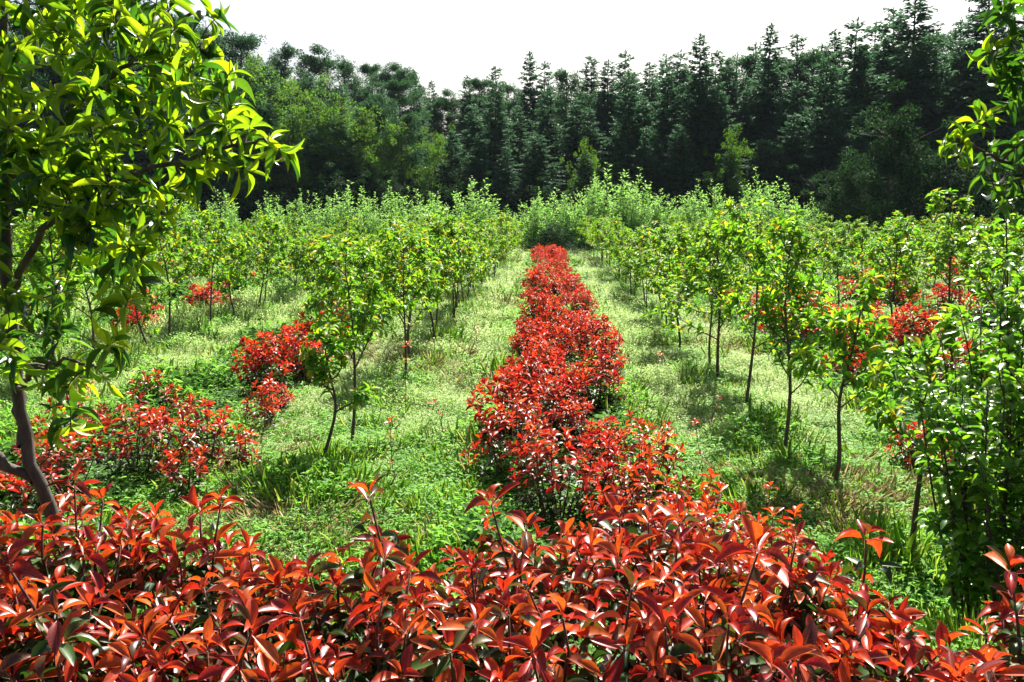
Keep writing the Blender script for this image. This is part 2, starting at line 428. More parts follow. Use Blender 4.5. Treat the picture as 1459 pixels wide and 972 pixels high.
def build_groundcover():
    protos = [
        ('a', blade_tuft(60, 0.13, 0.12, M_GRASS, width=0.005, lean=1.1, seed=1)),
        ('b', blade_tuft(34, 0.22, 0.08, M_GRASS, width=0.005, lean=0.8, seed=2)),
        ('c', herb_tuft(150, 0.13, 0.15, 0.030, M_HERB, seed=3)),
        ('d', herb_tuft(110, 0.20, 0.12, 0.038, M_HERB, seed=4, ratio=0.35)),
        ('e', herb_tuft(300, 0.17, 0.16, 0.018, M_FROTH, seed=5, up=0.8, ratio=0.45)),
        ('f', blade_tuft(60, 0.16, 0.14, M_STRAW, width=0.003, lean=4.5, seed=6)),
        ('g', herb_tuft(90, 0.17, 0.14, 0.05, M_WEED, seed=7)),
        ('h', blade_tuft(46, 0.17, 0.12, M_FROTH, width=0.003, lean=1.2, seed=8)),
    ]
    tufts = bpy.data.collections.new('tufts')
    for n, me in protos:
        o = bpy.data.objects.new('tuft_' + n, me); tufts.objects.link(o)
    rng = np.random.default_rng(5)
    n = 75000
    y = 2.7 * (52 / 2.7) ** rng.uniform(0, 1, n)
    x = (rng.uniform(-0.74, 0.66, n)) * (y + 0.6)
    # second set: undergrowth at the forest edge
    m = 5000
    y2 = rng.uniform(44, 75, m); x2 = rng.uniform(-0.75, 0.65, m) * y2
    x = np.concatenate([x, x2]); y = np.concatenate([y, y2]); N_ = n + m
    ph = np.mod(x - TREE_X + PERIOD / 2, PERIOD) - PERIOD / 2       # 0 on a tree row, +-2.1 on a red strip
    patch = np.sin(0.9 * x + 1.3 * np.sin(0.55 * y)) + np.sin(0.8 * y + 1.1 * np.sin(0.7 * x + 2)) + rng.normal(0, 0.35, N_)
    u = rng.uniform(0, 1, N_)
    strip = np.exp(-((np.abs(ph) - 0.75) / 0.6) ** 2) * sstep(6.5, 11, y)
    froth = 0.03 + 0.14 * sstep(7, 12, y) + 0.80 * strip + 0.10 * np.clip(patch, -1, 1)
    idx = np.where(u < 0.30, 0, np.where(u < 0.36, 1, np.where(u < 0.80, 2, 3)))
    u2 = rng.uniform(0, 1, N_)
    idx = np.where(u2 < froth, np.where(rng.uniform(0, 1, N_) < 0.85, 4, 7), idx)
    dry = (patch < -1.35) & (rng.uniform(0, 1, N_) < 0.35)
    mound = rng.uniform(0, 1, N_) < 0.62 * np.exp(-((x - 2.35) ** 2 + ((y - 6.6) * 0.8) ** 2) / 0.16 * (0.6 + 0.5 * np.sin(5 * x + 3 * y)))* (np.hypot(x - 2.35, y - 6.6) < 1.2)
    leftdry = (np.hypot(x + 2.9, (y - 7.6) * 0.7) < 0.6) & (rng.uniform(0, 1, N_) < 0.4)
    idx = np.where(dry | mound | leftdry, 5, idx)
    darkz = (np.abs(ph) > 1.5) & (rng.uniform(0, 1, N_) < 0.88)  # dark weeds along the strips; their colour also stands in for shade there
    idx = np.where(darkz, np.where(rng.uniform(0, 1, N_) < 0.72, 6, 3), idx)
    near = (y < 4.0) & (rng.uniform(0, 1, N_) < 0.5)
    idx = np.where(near & (idx == 4), 2, idx)
    forest = (y > 53); idx = np.where(forest, 6, idx)
    s0 = rng.uniform(0.6, 1.25, N_); scl = s0 * (0.85 + y / 17.0)
    lump = 0.65 + 0.85 * np.clip(np.sin(2.3 * x + 1.7 * np.sin(1.9 * y)) * np.sin(2.1 * y + 1.3 * np.sin(2.2 * x + 1)) + 0.3, 0, 1.3) + 0.55 * np.exp(-((np.abs(ph) - 1.5) / 0.25) ** 2)
    scl = scl * (0.8 + 0.25 * lump)
    tall = s0 * (0.9 + y / 70.0) * lump * (1 + 0.7 * sstep(-3, -6, x))
    z = hz(x, y) - 0.01
    me = bpy.data.meshes.new('ground_cover')
    me.vertices.add(N_); me.vertices.foreach_set('co', np.stack([x, y, z], -1).astype(np.float32).ravel())
    a = me.attributes.new('pick', 'INT', 'POINT'); a.data.foreach_set('value', idx.astype(np.int32))
    a = me.attributes.new('size', 'FLOAT_VECTOR', 'POINT'); a.data.foreach_set('vector', np.stack([scl, scl, tall], -1).astype(np.float32).ravel())
    rot = np.stack([rng.normal(0, 0.12, N_), rng.normal(0, 0.12, N_), rng.uniform(0, 6.28, N_)], -1)
    a = me.attributes.new('turn', 'FLOAT_VECTOR', 'POINT'); a.data.foreach_set('vector', rot.astype(np.float32).ravel())
    o = obj('grass', me); o['kind'] = 'stuff'
    tag(o, 'long grass, pale frothy weeds and dry straw growing between the rows', 'grass')
    ng = bpy.data.node_groups.new('scatter', 'GeometryNodeTree')
    ng.interface.new_socket('Geometry', in_out='INPUT', socket_type='NodeSocketGeometry')
    ng.interface.new_socket('Geometry', in_out='OUTPUT', socket_type='NodeSocketGeometry')
    gi = ng.nodes.new('NodeGroupInput'); go = ng.nodes.new('NodeGroupOutput')
    ci = ng.nodes.new('GeometryNodeCollectionInfo'); ci.inputs['Collection'].default_value = tufts
    ci.inputs['Separate Children'].default_value = True; ci.inputs['Reset Children'].default_value = True
    ip = ng.nodes.new('GeometryNodeInstanceOnPoints'); ip.inputs['Pick Instance'].default_value = True
    def attr(nm, ty):
        q = ng.nodes.new('GeometryNodeInputNamedAttribute'); q.data_type = ty; q.inputs['Name'].default_value = nm
        return q.outputs['Attribute']
    mp = ng.nodes.new('GeometryNodeMeshToPoints')
    ng.links.new(gi.outputs[0], mp.inputs['Mesh']); ng.links.new(mp.outputs['Points'], ip.inputs['Points'])
    ng.links.new(ci.outputs[0], ip.inputs['Instance'])
    ng.links.new(attr('pick', 'INT'), ip.inputs['Instance Index'])
    ng.links.new(attr('turn', 'FLOAT_VECTOR'), ip.inputs['Rotation'])
    ng.links.new(attr('size', 'FLOAT_VECTOR'), ip.inputs['Scale'])
    ng.links.new(ip.outputs[0], go.inputs[0])
    md = o.modifiers.new('scatter', 'NODES'); md.node_group = ng
build_groundcover()

# ------------------------------------------------------------------ forest
def branch_sprays(lv, p0, d, length, step, sl, sw, rng, n_each=3, droop=0.25):
    """flat fans of needles along a branch"""
    d = unit(d); side = unit(np.cross(d, (0, 0, 1)))
    k = max(2, int(length / step))
    for i in range(1, k + 1):
        t = i / k
        p = p0 + d * length * t + np.array([0, 0, -droop * length * t * t * 0.5])
        w = 1.15 - 0.6 * t
        for j in range(n_each):
            s = rng.choice((-1, 1))
            q = unit(d * rng.uniform(0.3, 1.0) + side * s * rng.uniform(0.2, 1.0) + np.array([0, 0, rng.uniform(-0.45, 0.25)]))
            l = sl * w * rng.uniform(0.6, 1.3)
            lv.add(p + rng.normal(0, 0.05, 3), q, rng.normal(0, 0.4, 3) + (0, 0, 1), l, sw * rng.uniform(0.7, 1.4))

def conifer_proto(seed, rad, ragged):
    rng = np.random.default_rng(seed)
    H = 12.0
    lv = Leaves(); tb = MB()
    tube(tb, wander((0, 0, -0.6), (0, 0, H * 0.985), 12, 0.06, rng), np.linspace(0.17, 0.012, 12), 7)
    z = 1.2
    while z < H - 0.15:
        t = (z - 1.2) / (H - 1.2)
        r = rad * ((1 - t) ** 0.72) * (0.86 + 0.14 * math.sin(2.1 * z + seed)) + 0.22
        if z < 3: r *= 0.75
        nb = 7 if t < 0.8 else 5
        a0 = rng.uniform(0, 6.28)
        for b in range(nb):
            if rng.uniform() < ragged:
                continue
            a = a0 + b * 6.28 / nb + rng.normal(0, 0.25)
            L = r * rng.uniform(0.5, 1.25)
            rise = -0.15 + 0.75 * t + rng.normal(0, 0.12)
            d = unit((math.cos(a), math.sin(a), rise))
            p0 = np.array([0, 0, z + rng.normal(0, 0.08)])
            if t < 0.8:
                tube(tb, [p0, p0 + d * L * 0.5, p0 + d * L * 0.9], [0.025, 0.015, 0.005], 3)
            branch_sprays(lv, p0, d, L, 0.15, 0.36, 0.10, rng, 5)
        z += 0.30 * rng.uniform(0.7, 1.3)
    for i in range(30):
        lv.add((0, 0, H - rng.uniform(0, 0.6)), rng.normal(0, 0.4, 3) + (0, 0, 1), rng.normal(0, 1, 3), 0.25, 0.05)
    cb = MB(); lv.bake(cb, T_LO)
    return tb.mesh('conifer_trunk', M_FARTRUNK), cb.mesh('conifer_crown', M_CONIFER)

def clump(lv, c, rad, n, l, w, rng, out=0.6):
    q = rng.normal(0, 1, (n, 3)); q /= np.linalg.norm(q, axis=1)[:, None]
    rr = rad * rng.uniform(0.25, 1, n) ** 0.5
    for i in range(n):
        p = c + q[i] * rr[i] * (1, 1, 0.75)
        lv.add(p, q[i] * out + rng.normal(0, 0.6, 3) + (0, 0, 0.15), rng.normal(0, 0.6, 3) + (0, 0, 1), l * rng.uniform(0.6, 1.3), w * rng.uniform(0.7, 1.3))

def pine_proto(seed):
    rng = np.random.default_rng(seed)
    H = 12.0
    lv = Leaves(); tb = MB()
    path = wander((0, 0, -0.6), (rng.normal(0, 0.4), rng.normal(0, 0.4), H * 0.96), 14, 0.18, rng)
    tube(tb, path, np.linspace(0.19, 0.02, 14), 7)
    for i in range(70):
        t = rng.uniform(0.15, 1.0)
        p0 = path[min(13, int(t * 13))]
        a = rng.uniform(0, 6.28)
        L = (2.6 * math.sin(math.pi * min(1, (1.02 - t) / 0.95)) ** 0.8 + 0.35) * rng.uniform(0.6, 1.15)
        d = unit((math.cos(a), math.sin(a), rng.uniform(0.0, 0.6)))
        pe = p0 + d * L
        tube(tb, wander(p0, pe, 4, 0.06, rng), [0.05, 0.035, 0.02, 0.008], 4)
        for s in np.linspace(0.45, 1.0, 4):
            clump(lv, p0 + d * L * s + rng.normal(0, 0.16, 3), rng.uniform(0.28, 0.5), 62, 0.24, 0.045, rng)
    cb = MB(); lv.bake(cb, T_LO)
    return tb.mesh('pine_trunk', M_FARTRUNK), cb.mesh('pine_crown', M_PINE)

def broad_proto(seed, H, rad, mat, lobes=11, per=9, leaf=0.16):
    """a crown of separate uneven boughs, each a cluster of leaf clumps"""
    rng = np.random.default_rng(seed)
    lv = Leaves(); tb = MB()
    path = wander((0, 0, -0.5), (rng.normal(0, 0.4), rng.normal(0, 0.4), H * 0.78), 9, 0.15, rng)
    tube(tb, path, np.linspace(0.16, 0.05, 9) * H / 9, 7)
    for b in range(lobes):
        a = GOLD * b + rng.normal(0, 0.4); u = (b + 0.3) / lobes
        r = rad * (0.95 - 0.75 * u ** 1.5) * rng.uniform(0.5, 1.05)
        c = np.array([r * math.cos(a), r * math.sin(a), H * (0.14 + 0.78 * u) + rng.normal(0, 0.25)])
        k = min(8, max(1, int(8 * u)))
        bough = wander(path[k], c, 6, 0.12, rng, 0.1)
        tube(tb, bough, np.linspace(0.05, 0.012, 6) * H / 9, 5)
        R0 = H * rng.uniform(0.09, 0.17)
        for q in range(per):
            cc = c + rng.normal(0, 1, 3) * R0 * (0.8, 0.8, 0.6)
            tube(tb, wander(bough[-2], cc, 3, 0.05, rng), [0.02, 0.012, 0.005], 3)
            clump(lv, cc, H * rng.uniform(0.035, 0.075), 75, leaf * rng.uniform(0.8, 1.2), leaf * 0.5, rng)
    cb = MB(); lv.bake(cb, T_LO)
    return tb.mesh('broadleaf_trunk', M_FARTRUNK), cb.mesh('broadleaf_crown', mat)

P_CON = [conifer_proto(21, 2.9, 0.08), conifer_proto(22, 2.4, 0.12), conifer_proto(23, 3.3, 0.15), conifer_proto(24, 2.2, 0.06)]
P_PINE = [pine_proto(31), pine_proto(32), pine_proto(33)]
P_BRO = [broad_proto(41, 8, 2.6, M_BROAD), broad_proto(42, 8, 2.2, M_BROAD)]
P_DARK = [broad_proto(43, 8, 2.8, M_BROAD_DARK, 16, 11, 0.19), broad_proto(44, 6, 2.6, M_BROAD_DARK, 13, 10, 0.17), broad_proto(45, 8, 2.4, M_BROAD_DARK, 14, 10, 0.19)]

def plant_tree(name, proto, label, cat, x, y, height, base_h, rz, wide=1.0, group=None):
    s = height / base_h
    r = thing(name, label, cat, (x, y, hz1(x, y)), rz, (s * wide, s * wide, s), group)
    obj('trunk', proto[0], r); obj('crown', proto[1], r)
    return r

def img(px, py, Y):
    """place on the field's far side seen along a bearing: x and height at distance Y"""
    return (px - 782) / 1200.0 * Y, EYE + (300 - py) / 1200.0 * Y * 1.03

def build_forest():
    rng = np.random.default_rng(77)
    # skyline of the forest wall: bearing, top, distance, kind
    sky_line = [(355, 55, 66, 'p'), (378, 85, 70, 'p'), (412, 68, 68, 'p'), (440, 95, 74, 'c'), (468, 72, 76, 'p'), (500, 88, 72, 'p'), (535, 100, 78, 'p'), (560, 94, 74, 'p'), (592, 106, 76, 'p'),
                (618, 128, 80, 'c'), (645, 132, 74, 'p'), (668, 122, 70, 'c'), (684, 120, 74, 'p'), (707, 110, 66, 'c'), (730, 122, 72, 'p'), (754, 92, 68, 'c'), (775, 104, 70, 'c'), (806, 100, 66, 'p'),
                (838, 98, 70, 'c'), (862, 104, 68, 'c'), (885, 92, 66, 'c'), (918, 106, 66, 'c'), (940, 98, 70, 'c'), (985, 72, 62, 'c'), (960, 92, 70, 'c'), (1008, 92, 64, 'c'), (1040, 82, 68, 'p'), (1080, 60, 62, 'c'),
                (1060, 84, 70, 'c'), (1115, 72, 64, 'c'), (1140, 84, 66, 'p'), (1165, 68, 66, 'c'), (1194, 54, 60, 'c'), (1218, 60, 66, 'c'), (1240, 42, 62, 'c'), (1268, 24, 58, 'c'), (1295, 62, 64, 'p'),
                (1330, 56, 62, 'c'), (1362, -4, 58, 'c'), (1392, 44, 60, 'c'), (1425, 30, 58, 'c'), (1460, 20, 60, 'p'), (1500, 10, 58, 'c'), (1550, 0, 60, 'c'),
                (310, 40, 68, 'p'), (270, 30, 66, 'p'), (220, 20, 70, 'c'), (170, 10, 66, 'p'), (110, 0, 68, 'p'), (50, -10, 66, 'c'), (-10, -10, 68, 'p')]
    for i, (px, py, Y, k) in enumerate(sky_line):
        x, zt = img(px, py, Y)
        h = zt - hz1(x, Y)
        rz = rng.uniform(0, 6.28)
        if k == 'c':
            lab = 'tall pointed dark conifer standing in the skyline of the forest'
            if px == 1362: lab = 'tallest spire-topped conifer piercing the skyline beside the overhanging leafy branches'
            if px == 1268: lab = 'broad tall conifer topping the skyline next to the tallest spire'
            w = {985: 1.15, 1268: 1.45, 1362: 1.1, 754: 1.0}.get(px, rng.uniform(0.95, 1.25))
            plant_tree('conifer_tree', P_CON[i % 4], lab, 'tree', x, Y, h, 12, rz, w, 'conifers along the forest skyline')
        else:
            lab = 'ragged pine with tufted rounded crown against the sky'
            plant_tree('pine_tree', P_PINE[i % 3], lab, 'tree', x, Y, h, 12, rz, rng.uniform(0.9, 1.2), 'pines along the forest skyline')
    # rank behind the skyline trees that closes the gaps
    for i, px in enumerate(np.linspace(-30, 1550, 64)):
        top = np.interp(px, [0, 350, 450, 560, 640, 700, 900, 1000, 1180, 1250, 1340, 1459], [20, 85, 105, 120, 150, 135, 118, 108, 88, 70, 62, 40]) + rng.uniform(-6, 24)
        Y = rng.uniform(64, 76)
        x, zt = img(px, top, Y)
        k = i % 2 == 0 if px < 700 else i % 5 == 0
        plant_tree('pine_tree' if k else 'conifer_tree', P_PINE[i % 3] if k else P_CON[i % 4], 'pine filling the gaps deep inside the forest' if k else 'dark conifer filling the gaps deep inside the forest', 'tree', x, Y, zt - hz1(x, Y), 12, rng.uniform(0, 6.28), rng.uniform(1.0, 1.25),
                   'pines deep inside the forest' if k else 'conifers deep inside the forest')
    # second rank in front, lower
    for i, px in enumerate(np.linspace(-20, 1540, 46)):
        top = np.interp(px, [0, 350, 450, 640, 700, 1000, 1250, 1459], [40, 110, 140, 175, 150, 130, 100, 70]) + rng.uniform(-22, 34)
        Y = rng.uniform(57, 62) - 4 * sstep(1100, 1400, px) - 2 * sstep(500, 300, px)
        x, zt = img(px + rng.uniform(-10, 10), top, Y)
        h = zt - hz1(x, Y)
        rz = rng.uniform(0, 6.28)
        if px < 640 and i % 3:
            plant_tree('pine_tree', P_PINE[i % 3], 'shaded pine in the front rank of the forest wall', 'tree', x, Y, h, 12, rz, rng.uniform(1.0, 1.3), 'pines in front rank of the forest')
        else:
            plant_tree('conifer_tree', P_CON[i % 4], 'shaded dark conifer in the front rank of the forest wall', 'tree', x, Y, h, 12, rz, rng.uniform(1.0, 1.4), 'conifers in front rank of the forest')
    # bright broadleaf trees on the slope among the pines
    for px, py, Y, w in [(455, 128, 57.5, 0.9), (485, 150, 56, 0.9), (372, 92, 57, 0.8), (345, 150, 55.5, 1.0), (530, 158, 57, 0.9), (415, 170, 55.5, 0.9), (570, 180, 56, 0.8), (625, 190, 56.5, 0.7), (1030, 190, 55, 0.6), (830, 205, 55.5, 0.6)]:
        x, zt = img(px, py, Y); h = zt - hz1(x, Y)
        lab = {455: 'sunlit yellow-green broadleaf tree between the pines on the slope', 372: 'bright broadleaf tree peeping out behind the spreading leafy tree'}.get(px, 'light green broadleaf tree tucked among the dark forest trees')
        plant_tree('broadleaf_tree', P_BRO[int(px) % 2], lab, 'tree', x, Y, h, 8, rng.uniform(0, 6.28), w, 'bright broadleaf trees among the conifers')
    # dark understorey closing the wall at its foot
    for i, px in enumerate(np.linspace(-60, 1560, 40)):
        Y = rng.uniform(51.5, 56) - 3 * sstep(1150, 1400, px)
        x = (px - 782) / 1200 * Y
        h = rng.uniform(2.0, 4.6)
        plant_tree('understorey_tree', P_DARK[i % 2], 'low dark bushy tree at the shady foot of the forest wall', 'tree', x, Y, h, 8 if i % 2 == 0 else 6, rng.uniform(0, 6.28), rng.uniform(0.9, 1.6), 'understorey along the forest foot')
    for i, px in enumerate(np.linspace(-40, 1550, 34)):
        Y = rng.uniform(53.5, 57) - 3 * sstep(1150, 1400, px)
        x = (px + rng.uniform(-14, 14) - 782) / 1200 * Y
        plant_tree('conifer_tree', P_CON[(i + 1) % 4], 'young dark conifer at the shady foot of the forest wall', 'tree', x, Y, rng.uniform(4.5, 8.5), 12, rng.uniform(0, 6.28), rng.uniform(1.1, 1.7), 'young conifers along the forest foot')
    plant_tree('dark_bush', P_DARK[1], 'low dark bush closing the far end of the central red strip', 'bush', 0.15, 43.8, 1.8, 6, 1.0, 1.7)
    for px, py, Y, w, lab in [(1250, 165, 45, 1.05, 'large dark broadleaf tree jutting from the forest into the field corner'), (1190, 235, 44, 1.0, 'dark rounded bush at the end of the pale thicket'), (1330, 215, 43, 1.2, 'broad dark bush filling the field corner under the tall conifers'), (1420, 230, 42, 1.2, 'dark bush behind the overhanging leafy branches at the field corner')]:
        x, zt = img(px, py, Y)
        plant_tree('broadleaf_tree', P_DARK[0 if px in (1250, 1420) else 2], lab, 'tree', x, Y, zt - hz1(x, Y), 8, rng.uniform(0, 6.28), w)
build_forest()

# ------------------------------------------------------------------ pale thicket at the field edge
def thicket_proto(seed):
    rng = np.random.default_rng(seed)
    lv = Leaves(); tb = MB()
    for s in range(54):
        a = rng.uniform(0, 6.28); r = 1.15 * math.sqrt(rng.uniform())
        top = np.array([r * math.cos(a), r * math.sin(a), (3.6 - 1.7 * (r / 1.15) ** 2) * rng.uniform(0.6, 1.06)])
        path = wander((0.35 * r * math.cos(a), 0.35 * r * math.sin(a), -0.1), top, 8, 0.06, rng)
        tube(tb, path, np.linspace(0.018, 0.004, 8), 4)
        for k in range(70):
            t = rng.uniform(0.12, 1.0)
            f = t * 7; i0 = min(6, int(f)); p = path[i0] + (path[i0 + 1] - path[i0]) * (f - i0)
            b = rng.uniform(0, 6.28)
            off = 0.30 * (1.05 - t) + 0.03
            d = np.array([math.cos(b), math.sin(b), rng.uniform(0.2, 1.2)])
            lv.add(p + np.array([math.cos(b), math.sin(b), 0]) * off * rng.uniform(), d, rng.normal(0, 0.4, 3) + (0, 0, 1), 0.14 * rng.uniform(0.7, 1.2), 0.055)
    cb = MB(); lv.bake(cb, T_LO)
    return tb.mesh('thicket_stem', M_STEM), cb.mesh('thicket_crown', M_PALE)

P_THK = [thicket_proto(51), thicket_proto(52), thicket_proto(53)]
def build_thicket():
    rng = np.random.default_rng(9)
    spots = []
    for px, py, Y, lab in [(678, 246, 47, 'tall pale bush beside the far end of the central red strip'), (560, 262, 48, 'rounded pale green bush alone before the dark forest foot'),
                           (500, 256, 49, None), (455, 268, 47, None), (425, 272, 49, None), (530, 272, 46, None), (600, 262, 47, None), (620, 276, 45, None), (385, 270, 46, None), (315, 262, 46, 'pale bush beyond the orchard behind the spreading tree'), (260, 270, 45, None), (720, 290, 45, None), (640, 285, 46, None)]:
        spots.append((px, py, Y, lab or 'small pale bush at the far edge of the orchard', 1.0))
    for px in range(762, 905, 26):
        spots.append((px, 246 + rng.uniform(-14, 30), rng.uniform(46, 49), 'tall feathery pale bush in the thicket behind the red strip', rng.uniform(0.8, 1.1)))
    for px in range(905, 1175, 27):
        spots.append((px, 246 + rng.uniform(-14, 30) + 0.05 * (px - 905), rng.uniform(45, 49), 'feathery pale bush in the sunlit thicket before the conifers', rng.uniform(0.8, 1.1)))
    for i, (px, py, Y, lab, w) in enumerate(spots):
        x, zt = img(px, py, Y)
        g = 'pale bushes in the thicket' if 'thicket' in lab else ('small pale bushes at the orchard edge' if lab.startswith('small') else None)
        plant_tree('pale_bush', P_THK[i % 3], lab, 'bush', x, Y, zt - hz1(x, Y), 3.6, rng.uniform(0, 6.28), w * rng.uniform(0.95, 1.3), g)
build_thicket()

# ------------------------------------------------------------------ saplings in rows
def sapling_skeleton(rng, H, clear, spread, nb):
    tb = MB(); lv = Leaves()
    path = wander((0, 0, -0.05), (rng.normal(0, 0.07), rng.normal(0, 0.07), H * 0.86), 12, 0.035, rng)
    tube(tb, path, np.linspace(0.021, 0.006, 12), 6)
    def at(t):
        f = t * 11; i = min(10, int(f)); return path[i] + (path[i + 1] - path[i]) * (f - i)
    twigs = []
    for b in range(nb):
        t = clear + (1 - clear) * (b + rng.uniform(0, 0.7)) / nb
        a = GOLD * b + rng.normal(0, 0.3)
        up = rng.uniform(0.5, 1.7)
        L = spread * (1.15 - 0.65 * (t - clear) / (1 - clear)) * rng.uniform(0.75, 1.2)
        d = unit((math.cos(a), math.sin(a), up))
        p0 = at(min(t, 0.98))
        br = wander(p0, p0 + d * L, 6, 0.02, rng)
        tube(tb, br, np.linspace(0.009, 0.003, 6), 4)
        twigs.append(br)
        for s in range(4):
            q0 = br[rng.integers(2, 5)]
            dd = unit(d + rng.normal(0, 0.55, 3) + (0, 0, 0.25))
            tw = wander(q0, q0 + dd * L * rng.uniform(0.35, 0.65), 4, 0.012, rng)
            tube(tb, tw, np.linspace(0.004, 0.002, 4), 3)
            twigs.append(tw)
    ld = wander(path[-1], path[-1] + np.array([rng.normal(0, 0.05), rng.normal(0, 0.05), H * 0.14]), 4, 0.01, rng)
    tube(tb, ld, np.linspace(0.006, 0.002, 4), 4); twigs.append(ld)
    for tw in twigs:
        n = len(tw)
        L = np.linalg.norm(tw[-1] - tw[0])
        for k in range(max(6, int(L / 0.021))):
            t = rng.uniform(0.2, 1.0); f = t * (n - 1); i = min(n - 2, int(f))
            p = tw[i] + (tw[i + 1] - tw[i]) * (f - i); tan = unit(tw[i + 1] - tw[i])
            o = unit(np.cross(tan, rng.normal(0, 1, 3)))
            d = unit(tan * rng.uniform(0.2, 0.9) + o + (0, 0, rng.uniform(-0.35, 0.3)))
            l = rng.uniform(0.07, 0.125)
            lv.add(p, d, rng.normal(0, 0.3, 3) + (0, 0, 1), l, l * rng.uniform(0.34, 0.44))
        whorl(lv, tw[-1], tw[-1] - tw[-2], 5, 0.10, 0.36, 0.3, 1.1, rng)
    return tb, lv

SAP_LEAF = template_meshes('sapling_leaf', [leaf_template(6, w_lance, 0.3, 0.5 + 0.5 * k, 0.1) for k in range(3)], M_SAP)
P_SAP = []
for k, (H, c, s, nb) in enumerate([(2.3, 0.34, 0.62, 12), (2.2, 0.36, 0.58, 11), (2.4, 0.38, 0.64, 13), (2.05, 0.36, 0.56, 11), (2.3, 0.30, 0.60, 13), (2.35, 0.42, 0.66, 12)]):
    tb, lv = sapling_skeleton(np.random.default_rng(60 + k), H, c, s, nb)
    cb = MB(); lv.bake(cb, T_LAN_M)
    P_SAP.append((tb.mesh('sapling_trunk', M_STEM), cb.mesh('sapling_crown', M_SAP)))

def near_sapling(x, y, H, clear, spread, nb, seed, label, nparts=110):
    rng = np.random.default_rng(seed)
    tb, lv = sapling_skeleton(rng, H, clear, spread, nb)
    r = thing('sapling', label, 'sapling', (x, y, hz1(x, y)))
    obj('trunk', tb.mesh('sapling_trunk', M_STEM), r)
    order = np.argsort(-np.array(lv.L)); pick = order[:nparts]; rest = order[nparts:]
    lv.objects(SAP_LEAF, r, pick)
    cb = MB(); lv.bake(cb, T_LAN_M, rest)
    c = obj('crown', cb.mesh('sapling_crown', M_SAP), r); c['kind'] = 'stuff'

def build_saplings():
    rng = np.random.default_rng(15)
    near_sapling(2.30, 5.15, 1.75, 0.45, 0.45, 8, 201, 'thin sapling standing in front of the dense multi-stem bush')
    near_sapling(2.32, 6.72, 1.75, 0.45, 0.42, 8, 202, 'sparse forked sapling with a thin trunk on the straw mound')
    near_sapling(2.25, 7.88, 2.35, 0.34, 0.62, 13, 203, 'leaning sapling with a curved trunk next to the straw mound')
    near_sapling(-2.0, 7.11, 1.45, 0.50, 0.33, 7, 204, 'short small-crowned sapling with a wavy bare trunk beside the hedge')
    near_sapling(-1.95, 8.0, 2.05, 0.44, 0.58, 10, 205, 'forked sapling with wide branches behind the short sapling')
    near_sapling(2.34, 9.84, 2.4, 0.34, 0.62, 13, 206, 'full-crowned sapling behind the leaning one in its row')
    near_sapling(-1.96, 11.3, 2.15, 0.40, 0.55, 11, 207, 'sapling with a leaning trunk just past the forked sapling', 90)
    n = 0
    for k in range(-7, 7):
        xr = TREE_X + PERIOD * k
        y = {0: 11.25, -1: 12.4}.get(k, 6.0 + rng.uniform(0, 1))
        while y < 45:
            x = xr + rng.normal(0, 0.12)
            b = x / (y + 0.3)
            if -0.70 < b < 0.62 and not (k not in (0, -1) and y < 8):
                lab = {0: 'slender sapling in the row between the central red strip and the multi-stem bush',
                       -1: 'slender sapling in the row between the central red strip and the bent-trunk tree'}.get(k)
                if lab is None:
                    lab = 'slender sapling in the outer rows on the multi-stem bush side' if k > 0 else 'slender sapling in the outer rows on the bent-trunk tree side'
                p = P_SAP[int(rng.integers(0, 6))]
                s = rng.uniform(0.84, 1.12) * (1.02 - 0.17 * float(sstep(11, 22, y)))
                r = thing('sapling', lab, 'sapling', (x, y, hz1(x, y)), rng.uniform(0, 6.28), (s * rng.uniform(1.0, 1.35), s * rng.uniform(1.0, 1.35), s), lab.replace('slender sapling', 'saplings'))
                r.rotation_euler[0] = rng.normal(0, 0.07); r.rotation_euler[1] = rng.normal(0, 0.07)
                obj('trunk', p[0], r); obj('crown', p[1], r)
                n += 1
            y += rng.uniform(0.95, 1.5) * (1.0 if abs(k + 0.5) < 1 else 0.98)
    for y in np.arange(13.5, 42, 1.25):
        x = TREE_X - 1.5 * PERIOD + rng.choice((-0.75, 0.55)) + rng.normal(0, 0.15); y = y + rng.uniform(-0.3, 0.3)
        p = P_SAP[int(rng.integers(0, 6))]; s = rng.uniform(0.72, 0.98)
        r = thing('sapling', 'bushy sapling growing amid the broken red strip beyond the forked sapling', 'sapling', (x, y, hz1(x, y)), rng.uniform(0, 6.28), (s * 1.2, s * 1.2, s), 'saplings amid the broken red strip')
        obj('trunk', p[0], r); obj('crown', p[1], r)
    print('saplings', n)
build_saplings()

